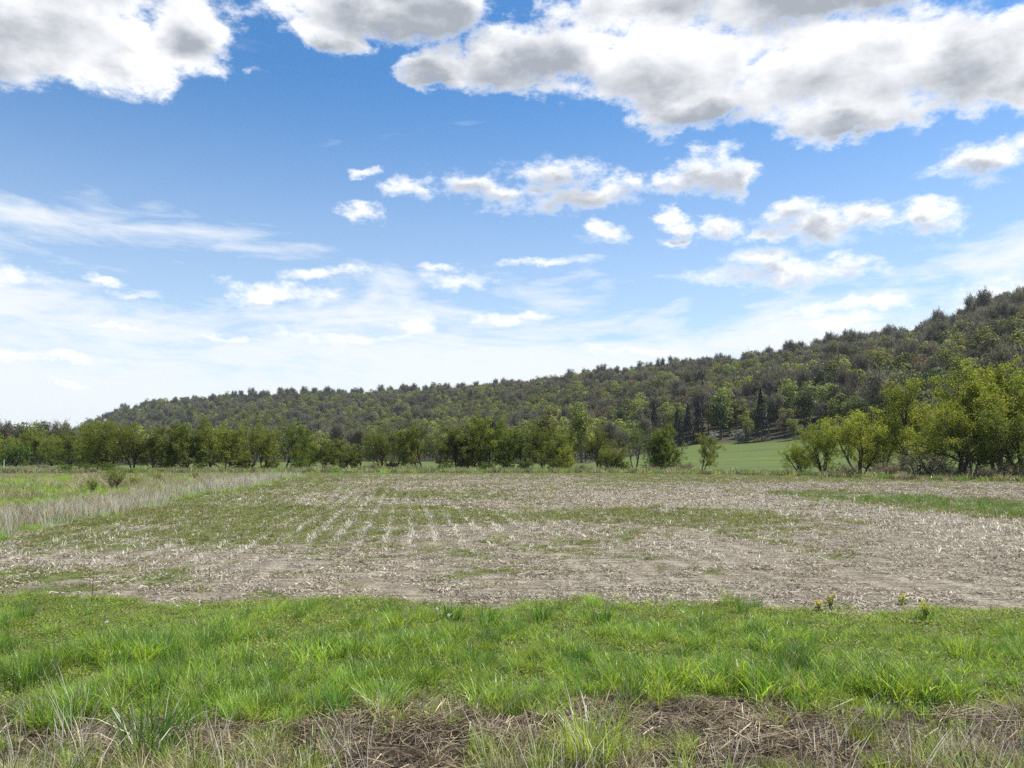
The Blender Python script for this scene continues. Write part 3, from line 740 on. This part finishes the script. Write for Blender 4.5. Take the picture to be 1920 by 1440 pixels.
# shares: leafless, rust, dark, lime, the rest green
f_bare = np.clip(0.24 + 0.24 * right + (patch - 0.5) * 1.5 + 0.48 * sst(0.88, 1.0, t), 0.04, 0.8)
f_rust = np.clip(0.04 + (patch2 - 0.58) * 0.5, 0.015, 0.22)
f_dark = 0.06 + 0.26 * right  # barer, darker mix to the right also colours in a cloud shadow
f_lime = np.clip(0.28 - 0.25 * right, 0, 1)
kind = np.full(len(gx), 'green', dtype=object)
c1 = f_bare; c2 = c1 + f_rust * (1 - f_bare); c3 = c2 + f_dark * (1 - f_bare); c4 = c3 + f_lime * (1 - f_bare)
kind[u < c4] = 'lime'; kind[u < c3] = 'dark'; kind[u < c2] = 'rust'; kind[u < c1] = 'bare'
scale = hr.uniform(0.70, 1.40, len(gx)) * np.where(t < 0, 0.68, 1.0) * np.where((t > 0.93) & (hr.random(len(gx)) < 0.35), 1.25, 1.0) * (0.82 + 0.4 * fbm(gx / 45, gy / 45, 69)); rz = hr.uniform(0, 6.28, len(gx)); var = hr.integers(0, 6, len(gx))
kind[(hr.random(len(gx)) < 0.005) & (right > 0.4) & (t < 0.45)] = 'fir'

def hill_tree(kd, v, x, y, s_, a, label, group, cat='tree', name=None, dz=0.0):
    tr, cr, w, h = HK[kd][v % len(HK[kd])]
    e = obj(name or NAMES[kd], None, loc=(x, y, float(terrain(x, y)) + dz), rot=(0, 0, a), scl=(s_, s_, s_)); e.empty_display_size = 0.5
    obj('trunk', tr, e); obj('crown', cr, e)
    tag(e, label, cat, group)
# a few that can be told apart, by the pasture and on the skyline
special = [
 ('fir', 0, 1430, 316, 1.22, 'tall dark conifer at the wood edge above the green pasture', 'conifer'),
 ('fir', 1, 1228, 360, 1.15, 'dark conifer behind the full-crowned tree at the row end', 'conifer'),
 ('fir', 1, 1292, 336, 1.02, 'dark conifer behind the leaning tree, left of two close together', 'conifer'),
 ('fir', 0, 1312, 338, 1.05, 'dark conifer behind the leaning tree, right of two close together', 'conifer'),
 ('fir', 1, 1272, 342, 0.95, 'shorter dark conifer hidden behind the full-crowned tree', 'conifer'),
 ('fir', 1, 1401, 312, 0.34, 'small dark conifer at the foot of the tall one by the pasture', 'conifer'),
 ('blossom', 0, 1338, 322, 0.72, 'white blossoming tree at the edge of the wood, beside two conifers', 'tree'),
 ('blossom', 0, 1386, 316, 0.80, 'greyish-white blossoming tree left of the tall conifer', 'tree'),
 ('green', 0, 1405, 321, 0.62, 'grey-green tree between the blossoming tree and tall conifer', 'tree'),
 ('rust', 0, 1472, 318, 0.66, 'pinkish budding tree just right of the tall conifer', 'tree'),
 ('green', 2, 1490, 305, 0.62, 'dull green round tree at the wood edge right of the pinkish tree', 'tree'),
 ('rust', 1, 1085, 405, 0.95, 'rust-brown round tree above the hedgerow, left of three together', 'tree'),
 ('rust', 0, 1122, 412, 1.0, 'rust-brown round tree above the hedgerow, middle of three together', 'tree'),
 ('rust', 1, 1158, 415, 0.95, 'rust-brown round tree above the hedgerow, right of three together', 'tree'),
]
keep = np.ones(len(gx), bool)
for kd, v, px, D, s_, lb, cat in special:
    x = spot(px, D); keep &= np.hypot(gx - x, gy - D) > 8
    keep &= ~((gy < D) & (np.abs(gx / gy - x / D) < 6.5 / D) & (gy > D - 80))
for px, kd, v, s_, lb in [(1546, 'bare', 0, 1.15, 'bare round-crowned tree standing alone on the ridge skyline'), (1470, 'bare', 1, 1.05, 'small bare tree sticking up from the ridge skyline'),
                          (1450, 'bare', 2, 1.0, 'thin bare tree beside another on the ridge skyline'), (1245, 'green', 1, 1.25, 'leafy tree with a rounded top rising above the ridge skyline'),
                          (1640, 'dark', 0, 1.12, 'leafy dark tree bulging above the ridge skyline'), (1652, 'bare', 0, 1.2, 'bare tree directly beside a leafy one on the skyline'), (940, 'lime', 1, 1.2, 'pale green tree with an open top on the ridge skyline')]:
    D = float(np.interp((px - 960) / FPX, _ta, _dc)) - 4; x = spot(px, D)
    hill_tree(kd, v, x, D, s_, 1.0, lb, None, dz=1.5)
for kd, v, px, D, s_, lb, cat in special: hill_tree(kd, v, spot(px, D), D, s_, v + px * 0.1, lb, None, cat)
t = t[keep]
gx, gy, gz, kind, scale, rz, var = gx[keep], gy[keep], gz[keep], kind[keep], scale[keep], rz[keep], var[keep]
# which of them show largest in the photograph: coarse depth sort
GW, GH = 480, 360; buf = np.zeros((GH, GW), bool); shows = np.zeros(len(gx))
yy, xx = np.mgrid[0:GH, 0:GW]
for i in np.argsort(gy):
    h = 15 * scale[i]; zc_ = gz[i] + h * 0.62
    cxp = (960 + gx[i] / gy[i] * FPX) / 4; cyp = (858 - (zc_ - CAM_Z) / gy[i] * FPX) / 4; rp = max(h * 0.36 / gy[i] * FPX / 4, 1)
    x0, x1, y0, y1 = int(max(cxp - rp, 0)), int(min(cxp + rp + 1, GW)), int(max(cyp - rp, 0)), int(min(cyp + rp + 1, 206))
    if x0 >= x1 or y0 >= y1: continue
    if cxp * 4 > 1500 and cyp * 4 > 1150 - cxp * 4 * 0.22: continue      # behind the right-hand clump
    d = ((xx[y0:y1, x0:x1] - cxp) ** 2 + (yy[y0:y1, x0:x1] - cyp) ** 2 < rp * rp) & ~buf[y0:y1, x0:x1]
    shows[i] = d.sum(); buf[y0:y1, x0:x1] |= d
own = np.zeros(len(gx), bool); own[np.argsort(-shows)[:285]] = True
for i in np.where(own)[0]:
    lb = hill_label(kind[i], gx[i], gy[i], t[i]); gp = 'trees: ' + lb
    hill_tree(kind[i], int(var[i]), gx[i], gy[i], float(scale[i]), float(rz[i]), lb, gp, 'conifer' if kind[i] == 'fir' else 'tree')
# the rest of the wood reads as one mass
protos, first = [], {}
for kd in HK:
    first[kd] = len(protos)
    for tr, cr, w, h in HK[kd]:
        nv = len(tr.vertices)
        V = np.zeros(nv * 3, np.float32); tr.vertices.foreach_get('co', V); W = np.zeros(len(cr.vertices) * 3, np.float32); cr.vertices.foreach_get('co', W)
        f1 = np.zeros(len(tr.polygons) * 4, np.int32); tr.loops.foreach_get('vertex_index', f1); f2 = np.zeros(len(cr.polygons) * 4, np.int32); cr.loops.foreach_get('vertex_index', f2)
        F = np.concatenate([f1.reshape(-1, 4), f2.reshape(-1, 4) + nv])
        protos.append(mesh_np('wood_tree', np.concatenate([V.reshape(-1, 3), W.reshape(-1, 3)]), F, [tr.materials[0], cr.materials[0]], False, [0] * len(tr.polygons) + [1] * len(cr.polygons)))
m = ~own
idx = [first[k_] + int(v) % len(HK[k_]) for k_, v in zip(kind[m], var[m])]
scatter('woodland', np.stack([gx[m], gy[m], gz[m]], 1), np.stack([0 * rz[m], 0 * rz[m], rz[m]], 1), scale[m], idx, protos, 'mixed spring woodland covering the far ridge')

# ------------------------------------------------------------------ grass, weeds and crop residue
gr_ = np.random.default_rng(5)
def tuft(seed, mat, n, h, rad, width, lean=(0.15, 0.8), bias=0.0, bend=1.0, jit=0.35):
    r = np.random.default_rng(seed); g = Geo()
    a = r.uniform(0, 6.283, n); d = rad * np.sqrt(r.random(n))
    B = np.stack([np.cos(a) * d, np.sin(a) * d, np.full(n, -0.01)], 1)
    az_ = a + r.normal(0, 0.7, n)
    vx, vy = np.cos(az_) + bias, np.sin(az_); az_ = np.arctan2(vy, vx)
    blades(g, B, h * r.uniform(1 - jit * 1.4, 1 + jit, n), az_, r.uniform(*lean, n), width * r.uniform(0.7, 1.3, n), r, bend)
    return g.mesh('tuft', [M[mat]])
def litter(seed, mat, n, rad, L, wdt, lift=0.02, tilt=0.25):
    """flat bits of stalk lying about"""
    r = np.random.default_rng(seed); g = Geo()
    C = np.stack([r.uniform(-rad, rad, n), r.uniform(-rad, rad, n), r.uniform(0.0, lift, n) + 0.004], 1)
    a = r.uniform(0, 6.283, n); tl = r.normal(0, tilt, n)
    d = np.stack([np.cos(a) * np.cos(tl), np.sin(a) * np.cos(tl), np.sin(tl)], 1)
    s_ = unit(np.stack([-np.sin(a), np.cos(a), r.normal(0, 0.5, n)], 1)); ln = (L * r.lognormal(0, 0.5, n))[:, None]; w = (wdt * r.uniform(0.5, 1.5, n))[:, None]
    V = np.stack([C - d * ln / 2 - s_ * w / 2, C - d * ln / 2 + s_ * w / 2, C + d * ln / 2 + s_ * w / 2, C + d * ln / 2 - s_ * w / 2], 1).reshape(-1, 3)
    V[:, 2] = np.maximum(V[:, 2], 0.002)
    g.add(V, np.arange(4 * n).reshape(-1, 4)); return g.mesh('litter', [M[mat]])
def forb(seed, mat, n, rad, h, size):
    r = np.random.default_rng(seed); g = Geo()
    C = np.stack([r.normal(0, rad * 0.5, n), r.normal(0, rad * 0.5, n), h * r.uniform(0.1, 1.0, n)], 1)
    nn = np.tile([0, 0, 1.0], (n, 1)) + r.normal(0, 0.35, (n, 3))
    leaves(g, C, size * r.uniform(0.6, 1.4, n), r, normal=nn, aspect=0.6); return g.mesh('forb', [M[mat]])

# the green grass belt
lush = [tuft(300 + i, 'grass', 52, 0.28, 0.13, 0.0085, (0.25, 1.0), bias=0.35) for i in range(4)] + [tuft(310 + i, 'darkgrass', 55, 0.30, 0.10, 0.009, (0.1, 0.7), 0.25) for i in range(2)] \
     + [tuft(320 + i, 'grass', 50, 0.16, 0.13, 0.007, (0.2, 1.0), 0.2) for i in range(2)] + [forb(330 + i, 'forb', 110, 0.20, 0.09, 0.028) for i in range(3)] + [tuft(340, 'straw', 30, 0.26, 0.10, 0.005, (0.2, 1.1))]
def d_lush(x, y): return zones(x, y)['belt'] * sst(0.33, 0.58, fbm(x / 0.7, y / 0.7, 71, 3)) * (0.35 + 0.65 * sst(13.2, 11.2, y + 0.06 * x))
P = spread(21000, -14, 14, 6.2, 14.8, d_lush)
n = len(P); tall = fbm(P[:, 0] / 1.4, P[:, 1] / 1.1, 73, 3); u = gr_.random(n)
near = sst(11.7, 10.0, P[:, 1] + 0.07 * P[:, 0] + (fbm(P[:, 0] / 1.5, P[:, 1] / 1.5, 75) - 0.5) * 2)
idx = np.where(u < 0.66, gr_.integers(0, 4, n), np.where(u < 0.84, gr_.integers(4, 6, n), np.where(u < 0.975, gr_.integers(6, 8, n), 11)))
short = gr_.random(n) > near * 0.9 + 0.08
idx = np.where(short, np.where(gr_.random(n) < 0.45, gr_.integers(6, 8, n), gr_.integers(8, 11, n)), idx)
scl = (0.02 + 1.35 * tall) * gr_.uniform(0.75, 1.2, n) * (1 - 0.15 * short)
scatter('grass_belt', P, zrot(n, 0.10, gr_) * [1, 1, 0.12], scl, idx, lush, 'lush green grass belt between the brown verge and stubble field', 'grass')
P = spread(9000, -14, 14, 6.8, 14.8, lambda x, y: zones(x, y)['belt'])
n = len(P)
scatter('grass_understorey', P, zrot(n, 0.1, gr_), gr_.uniform(0.6, 1.2, n), gr_.integers(0, 4, n), [forb(350 + i, 'forb', 130, 0.22, 0.06, 0.028) for i in range(3)] + [tuft(355, 'grass', 40, 0.11, 0.14, 0.007, (0.3, 1.2))],
        'low clover and weeds between the grass clumps of the belt', 'weeds')

# the brown verge
P = spread(3200, -9, 9, 4.4, 9.2, lambda x, y: zones(x, y)['verge'] * (0.35 + 0.65 * sst(0.4, 0.6, fbm(x / 0.8, y / 0.6, 83, 3))))
n = len(P)
scatter('matted_thatch', P, zrot(n, 0.08, gr_), gr_.uniform(0.7, 1.3, n), gr_.integers(0, 4, n), [litter(360 + i, 'thatch', 60, 0.17, 0.13, 0.0055, 0.05, 0.3) for i in range(3)] + [litter(364, 'straw', 28, 0.18, 0.20, 0.0045, 0.06, 0.3)],
        'matted brown dead thatch on the verge', 'dead grass')
P = spread(9500, -9, 9, 4.4, 8.6, lambda x, y: zones(x, y)['verge'] * sst(0.38, 0.60, fbm(x / 0.9, y / 0.7, 81, 3)) * (0.18 + 0.82 * sst(7.2, 6.3, y)))
n = len(P)
scatter('verge_grass', P, zrot(n, 0.1, gr_), gr_.uniform(0.5, 1.1, n), gr_.integers(0, 6, n), [tuft(370 + i, 'grass', 32, 0.20, 0.09, 0.005, (0.2, 0.9)) for i in range(2)] + [tuft(372, 'yellowgrass', 30, 0.16, 0.10, 0.005, (0.2, 0.9))] + [forb(373, 'forb', 40, 0.16, 0.06, 0.035)] + [tuft(374 + i, 'straw', 26, 0.24, 0.08, 0.004, (0.3, 1.2)) for i in range(2)],
        'thin green grass coming up through the verge', 'grass')
# standing dry stalks
def stalks(seed, mat, n, h, rad, width, lean=(0.05, 0.5), bias=0.0): return tuft(seed, mat, n, h, rad, width, lean, bias, bend=0.25, jit=0.45)
def d_st(x, y):
    c = 0
    for cx, cy, rr_, w in ((-3.9, 6.4, 0.8, 1), (-4.3, 7.2, 0.5, .6), (-1.35, 6.3, 0.55, 1), (-0.3, 6.2, 0.5, .7), (-2.2, 6.1, 0.5, .6), (0.75, 6.1, .5, .6), (1.8, 6.2, 0.4, .6), (3.0, 6.5, 0.7, .8), (3.9, 6.4, 0.7, 1), (2.3, 6.9, .5, .35), (-6, 6.2, 1, 1), (6, 6.5, 1.2, 1)):
        c = np.maximum(c, w * np.exp(-((x - cx) ** 2 + ((y - cy) * 1.2) ** 2) / rr_ ** 2))
    return c * 0.9 + 0.06 * sst(7.6, 6.8, y)
P = spread(1150, -9, 9, 4.6, 7.8, d_st)
n = len(P)
scatter('dry_stalks', P, zrot(n, 0.12, gr_) * [1, 1, 0.25], gr_.uniform(0.6, 1.25, n), gr_.integers(0, 4, n), [stalks(380 + i, 'pale', 9, 0.50, 0.09, 0.0042, (0.05, 0.6), -0.3) for i in range(2)] + [stalks(382, 'straw', 8, 0.36, 0.10, 0.0042, (0.1, 0.9)), stalks(383, 'darkstalk', 4, 0.40, 0.10, 0.0045, (0.05, 0.4))],
        'thin dry grass stalks standing on the verge', 'dry grass')

# crop residue and weeds of the field
bits = [litter(400 + i, 'residue', 110, 0.27, 0.045, 0.011, 0.03, 0.35) for i in range(5)]
def d_res(x, y):
    z = zones(x, y); w = fbm(x / 2.2, y / 1.6, 91, 3)
    return z['field'] * (1 - 0.72 * z['green']) * (0.55 + 0.45 * sst(0.36, 0.62, w)) * np.clip(26 / np.maximum(y, 1), 0.2, 1)
P = spread(95000, -75, 75, 12.4, 118, d_res)
n = len(P); far = P[:, 1] / 26
scatter('crop_residue', P, zrot(n, 0.05, gr_), np.clip(far, 1.0, 2.2) * gr_.uniform(0.8, 1.3, n), gr_.integers(0, 5, n), bits, 'pale chopped corn residue strewn over the field', 'crop residue')
weeds = [forb(410 + i, 'fieldweed', 40, 0.20, 0.07, 0.05) for i in range(3)] + [tuft(414 + i, 'fieldweed', 34, 0.12, 0.12, 0.007, (0.3, 1.1)) for i in range(2)]
def d_wd(x, y):
    z = zones(x, y); return np.clip(z['green'] * 1.0 + 0.02 * z['field'], 0, 1) * np.clip(26 / np.maximum(y, 1), 0.2, 1)
P = np.concatenate([spread(80000, -75, 75, 12.4, 122, d_wd), spread(26000, -32, 32, 12.4, 40, lambda x, y: zones(x, y)['green'])])
n = len(P)
scatter('field_weeds', P, zrot(n, 0.1, gr_), np.clip(P[:, 1] / 26, 0.8, 2.2) * gr_.uniform(0.6, 1.2, n), gr_.integers(0, 5, n), weeds, 'low green weeds sprouting in patches across the stubble field', 'weeds')
# rows of bleached stubble
qs, ys = [], []
for k_ in range(-14, 40):
    y_ = np.arange(16, 75, 0.15); y_ = y_ + gr_.uniform(-0.1, 0.1, len(y_))
    q_ = k_ * 0.76 + 0.3 + gr_.normal(0, 0.05, len(y_))
    x_ = (q_ - 0.139 * y_) / 0.990
    keepm = gr_.random(len(y_)) < zones(x_, y_)['field'] * np.clip(0.14 + 0.45 * sst(0.45, 0.65, fbm(x_ / 6, y_ / 9, 95, 2)) + (0.35 * sst(20.5, 22, y_) * sst(31, 28.5, y_) + 0.3 * sst(41, 43, y_) * sst(53, 50, y_)) * sst(-6.5, -4.5, q_) * sst(5, 3, q_) * sst(0.3, 0.5, fbm(x_ / 1.2, y_ / 3.0, 96, 2)), 0, 1) * sst(17, 20, y_)
    qs.append(x_[keepm]); ys.append(y_[keepm])
x_, y_ = np.concatenate(qs), np.concatenate(ys)
n = len(x_)
scatter('stubble_rows', np.stack([x_, y_, terrain(x_, y_)], 1), zrot(n, 0.25, gr_), gr_.uniform(0.6, 1.3, n), gr_.integers(0, 2, n), [stalks(420 + i, 'pale', 7, 0.12, 0.07, 0.020, (0.1, 1.0)) for i in range(2)], 'bleached corn stubble standing in rows', 'stubble')
# dry grass of the meadow
qm = lambda x, y: rowq(x, y)
def d_edge(x, y):                  # pale stalks along the meadow edge
    z = zones(x, y); q = rowq(x, y)
    return z['meadow'] * np.exp(-((q + 14.2) / 1.9) ** 2) * (0.35 + 0.65 * sst(0.4, 0.6, fbm(x / 3, y / 4, 97, 2))) * np.clip(32 / y, 0.3, 1)
P = spread(44000, -45, -8, 20, 98, d_edge, half=60)
n = len(P)
scatter('bleached_reeds', P, zrot(n, 0.08, gr_), np.clip(P[:, 1] / 45, 0.85, 1.2) * gr_.uniform(0.6, 1.2, n), gr_.integers(0, 5, n), [stalks(430 + i, 'pale', 16, 0.62, 0.22, 0.011, (0.05, 0.45)) for i in range(3)] + [stalks(434 + i, 'straw', 16, 0.55, 0.25, 0.012, (0.1, 0.8), 0.3) for i in range(2)], 'bleached dead stalks standing along the meadow edge', 'dry grass')
def d_tan(x, y):
    z = zones(x, y); q = rowq(x, y)
    return z['meadow'] * (q < -13.5) * sst(0.51, 0.66, fbm(x / 4.5, y / 6, 99, 3) + 0.20 * np.exp(-((q + 17) / 3.0) ** 2)) * np.clip(36 / y, 0.3, 1)
P = spread(26000, -85, -10, 22, 100, d_tan, half=90)
n = len(P)
scatter('tan_tussocks', P, zrot(n, 0.1, gr_), np.clip(P[:, 1] / 45, 0.85, 1.3) * gr_.uniform(0.6, 1.2, n), gr_.integers(0, 3, n), [tuft(440 + i, 'tan', 40, 0.55, 0.22, 0.012, (0.1, 0.9), 0.3) for i in range(3)], 'tan dead grass tussocks in the meadow', 'dry grass')
P = spread(26000, -85, -10, 22, 100, lambda x, y: zones(x, y)['meadow'] * sst(0.72, 0.50, fbm(x / 4.5, y / 6, 99, 3)) * np.clip(36 / y, 0.3, 1), half=90)
n = len(P)
scatter('meadow_grass', P, zrot(n, 0.1, gr_), np.clip(P[:, 1] / 40, 0.85, 1.5) * gr_.uniform(0.6, 1.2, n), gr_.integers(0, 2, n), [tuft(450 + i, 'grass', 40, 0.24, 0.22, 0.011, (0.1, 0.9), 0.3) for i in range(2)], 'green grass growing in the meadow', 'grass')
# rough grass strip along the right of the field and at the foot of the trees
def d_rough(x, y):
    z = zones(x, y); q = rowq(x, y)
    return np.clip(z['green'] * (sst(24, 26, q) * sst(33, 30, q) * sst(60, 50, y)) * 1.0, 0, 1)
P = spread(7000, 8, 45, 22, 60, d_rough)
n = len(P)
scatter('rough_grass_strip', P, zrot(n, 0.1, gr_), gr_.uniform(0.6, 1.5, n), gr_.integers(0, 2, n), [tuft(455, 'darkgrass', 40, 0.26, 0.2, 0.011, (0.1, 0.9), 0.3), tuft(456, 'fieldweed', 40, 0.22, 0.2, 0.011, (0.1, 0.9), 0.3)], 'rough bright grass strip along the side of the stubble field', 'grass')
def d_marg(x, y):
    lim = np.where(x > 22, 84 + 0.0 * x, 128)
    lim = np.interp(x, [-120, -40, 20, 36, 45, 80], [122, 130, 126, 104, 84, 78])
    return sst(lim - 6, lim, y) * sst(lim + 24, lim + 12, y) * 0.8
P = spread(22000, -120, 90, 76, 160, d_marg)
n = len(P)
scatter('margin_grass', P, zrot(n, 0.1, gr_), gr_.uniform(0.7, 1.7, n), gr_.integers(0, 4, n), [tuft(460, 'tan', 40, 0.55, 0.4, 0.03, (0.1, 0.9)), tuft(461, 'darkgrass', 40, 0.40, 0.4, 0.03, (0.1, 0.9)), tuft(462, 'grass', 40, 0.36, 0.4, 0.03, (0.1, 0.9)), tuft(463, 'thatch', 40, 0.5, 0.4, 0.03, (0.1, 0.9))], 'rough grass margin at the foot of the trees', 'grass')

# ------------------------------------------------------------------ plants that can be told apart
def tuft_thing(name, px, py, mat, n_, h, rad, width, label, dry=None, lean=(0.1, 0.8), group=None):
    x, y = ground_at(px, py); z = float(terrain(x, y))
    o = obj(name, None, loc=(x, y, z)); o.empty_display_size = 0.1
    obj('blades', tuft(int(px * 7 + py), mat, n_, h, rad, width, lean, 0.15), o)
    if dry: obj('dry_blades', tuft(int(px * 3 + py), dry, n_ // 5, h * 1.05, rad, width * 0.8, (0.3, 1.1), 0.15), o)
    return tag(o, label, 'grass tuft', group)
tuft_thing('grass_tuft', 285, 1425, 'darkgrass', 170, 0.42, 0.24, 0.010, 'big dark green grass tuft in the brown verge, mixed with dry blades', 'pale')
tuft_thing('grass_tuft', 1108, 1430, 'grass', 190, 0.42, 0.27, 0.009, 'big pale-tipped arching grass tuft growing in the verge', 'pale', (0.2, 1.0))
tuft_thing('grass_tuft', 1620, 1402, 'yellowgrass', 120, 0.22, 0.14, 0.006, 'small bright yellow-green grass tuft alone in the verge')
tuft_thing('grass_tuft', 1500, 1330, 'darkgrass', 80, 0.20, 0.07, 0.006, 'small dark upright tuft on the belt edge beside bare thatch')
tuft_thing('grass_tuft', 1182, 1318, 'darkgrass', 90, 0.32, 0.10, 0.007, 'dark stiff upright tuft at the near edge of the belt')
tuft_thing('grass_tuft', 725, 1335, 'grass', 110, 0.24, 0.20, 0.009, 'pale arching tuft spilling from the belt onto the thatch', 'pale', (0.3, 1.1))
tuft_thing('grass_tuft', 505, 1345, 'grass', 130, 0.22, 0.28, 0.010, 'broad low blue-green tuft spilling over the belt edge', None, (0.3, 1.1))
L_T = 'dark rounded grass tuft standing in low weeds beside the stubble field'
for px, py in ((850, 1170), (915, 1182), (1015, 1172), (1128, 1175), (1305, 1185)):
    tuft_thing('grass_tuft', px, py, 'darkgrass', 110, 0.27, 0.13, 0.010, L_T, None, (0.1, 0.8), 'tufts at the far side of the belt')
tuft_thing('grass_tuft', 1815, 1235, 'grass', 150, 0.28, 0.26, 0.009, 'broad fresh tuft beside the bare straw patch in the belt')
tuft_thing('grass_tuft', 1475, 1262, 'darkgrass', 140, 0.32, 0.22, 0.010, 'deep green wide tuft in the middle of the belt')
tuft_thing('grass_tuft', 60, 1290, 'darkgrass', 140, 0.34, 0.26, 0.010, 'tall deep green tuft at the belt edge near leaning dry stalks')
def flowering(px, py, h, n_, label):
    x, y = ground_at(px, py); z = float(terrain(x, y)); r = np.random.default_rng(px)
    o = obj('yellow_flowering_plant', None, loc=(x, y, z)); o.empty_display_size = 0.1
    g = Geo(); tips = []
    for i in range(n_):
        a = r.uniform(0, 6.28); l = r.uniform(0.1, 0.4) * h; e = np.array([math.cos(a) * l, math.sin(a) * l, h * r.uniform(0.8, 1.05)])
        tube(g, np.array([[0, 0, -0.02], e * 0.5 + [0, 0, 0.05 * h], e]), [0.004, 0.003, 0.002], 4); tips.append(e)
    obj('stems', g.mesh('stems', [M['bushgreen']]), o)
    g = Geo(); C = np.concatenate([np.array(t_) + r.normal(0, 0.016, (12, 3)) for t_ in tips]); leaves(g, C, 0.022, r, normal=np.tile([0, 0, 1.0], (len(C), 1)), aspect=0.9)
    obj('flowers', g.mesh('flowers', [M['yellow']]), o)
    g = Geo(); C = np.stack([r.normal(0, 0.06, 60), r.normal(0, 0.06, 60), r.uniform(0, h * 0.6, 60)], 1); leaves(g, C, 0.05, r)
    obj('leaves', g.mesh('leaves', [M['bushgreen']]), o)
    tag(o, label, 'plant', 'yellow flowering plants at the field edge')
flowering(1536, 1152, 0.16, 12, 'yellow flowering plant next to a taller one at the field edge')
flowering(1557, 1146, 0.22, 12, 'tallest yellow flowering plant at the edge of the stubble field')
flowering(1735, 1172, 0.26, 16, 'wide yellow-flowered clump in the weeds of the belt')
flowering(1692, 1138, 0.14, 8, 'small faint yellow flowering plant out on the stubble')
def dandelion(px, py, label):
    x, y = ground_at(px, py); z = float(terrain(x, y)); r = np.random.default_rng(px)
    o = obj('dandelion', None, loc=(x, y, z)); o.empty_display_size = 0.1
    g = Geo(); tube(g, np.array([[0, 0, -0.02], [0.01, 0, 0.14], [0.02, 0.01, 0.27]]), [0.003, 0.003, 0.002], 5); obj('stem', g.mesh('stem', [M['forb']]), o)
    g = Geo(); v = unit(r.normal(size=(160, 3))); leaves(g, np.array([0.02, 0.01, 0.285]) + v * 0.02, 0.014, r, normal=v)
    obj('seed_head', g.mesh('seed_head', [M['fluff']]), o)
    tag(o, label, 'dandelion', 'dandelion seed heads in the grass belt')
dandelion(194, 1205, 'white dandelion seed head alone in the thick grass')
dandelion(816, 1185, 'white dandelion seed head left of the two dark tufts')
dandelion(838, 1199, 'white dandelion seed head right beside a dark rounded tuft')
# a dead weed stalk, stakes and a stone
x, y = ground_at(170, 1140); o = obj('dead_weed', None, loc=(x, y, float(terrain(x, y)))); o.empty_display_size = 0.1
g = Geo(); tube(g, np.array([[0, 0, -0.03], [0.02, 0, 0.3], [0.01, 0.02, 0.62]]), [0.007, 0.005, 0.002], 5); obj('stem', g.mesh('stem', [M['darkstalk']]), o)
for i in range(5):
    g = Geo(); zz_ = 0.12 + 0.09 * i; a = i * 2.4; tube(g, np.array([[0.01, 0, zz_], [0.01 + math.cos(a) * 0.05, math.sin(a) * 0.05, zz_ + 0.07], [0.01 + math.cos(a) * 0.07, math.sin(a) * 0.07, zz_ + 0.15]]), [0.003, 0.002, 0.001], 4)
    obj('side_branch', g.mesh('side_branch', [M['darkstalk']]), o)
tag(o, 'dark dead weed stalk sticking up at the edge of the stubble', 'weed')
def stake(px, D, h, mat, label, tilt=(0.0, 0.0), arm=False, w=0.05):
    x = spot(px, D); o = obj('stake', None, loc=(x, D, float(terrain(x, D)) - 0.05), rot=(tilt[0], tilt[1], 0)); o.empty_display_size = 0.1
    g = Geo(); tube(g, np.array([[0, 0, 0], [0.01, 0, h * 0.5], [0.0, 0.01, h]]), [w, w * 0.9, w * 0.75], 6)
    obj('post', g.mesh('post', [M[mat]]), o)
    if arm:
        g = Geo(); tube(g, np.array([[-0.35, 0, h * 0.62], [0, 0, h * 0.8], [0.45, 0, h * 0.72]]), [w * 0.5, w * 0.8, w * 0.5], 5); obj('crosspiece', g.mesh('crosspiece', [M[mat]]), o)
    tag(o, label, 'stake')
stake(1376, 124, 1.3, 'paint', 'pale stake with a drooping crosspiece at the edge of the pasture', (0.0, 0.22), True, 0.05)
stake(1538, 84, 0.75, 'darkstalk', 'short dark stake in the grass before the right clump', (0, 0.03), False, 0.035)
stake(1722, 49, 0.36, 'paint', 'tiny white marker stake in the bright grass strip', (0, -0.05), False, 0.025)
stake(8, 190, 2.0, 'paint', 'whitish post beyond the dry meadow below bright trees', (0, 0.0), False, 0.10)
import bmesh

# ------------------------------------------------------------------ spring haze
def build_haze(dens):
    bm = bmesh.new(); bmesh.ops.create_cube(bm, size=1.0)
    for v in bm.verts: v.co = (v.co.x * 13500, v.co.y * 13500, -2.0 if v.co.z < 0 else 190.0)
    me = bpy.data.meshes.new('haze'); bm.to_mesh(me); bm.free()
    m = bpy.data.materials.new('haze'); m.use_nodes = True; nt = m.node_tree; nt.nodes.clear()
    pv_ = nt.nodes.new('ShaderNodeVolumePrincipled'); pv_.inputs['Color'].default_value = (0.86, 0.91, 1.0, 1); pv_.inputs['Density'].default_value = dens
    pv_.inputs['Anisotropy'].default_value = 0.2
    out = nt.nodes.new('ShaderNodeOutputMaterial'); nt.links.new(pv_.outputs[0], out.inputs['Volume'])
    me.materials.append(m)
    tag(obj('haze', me), 'thin pale haze in the air', None, None, 'stuff')
build_haze(6e-5)
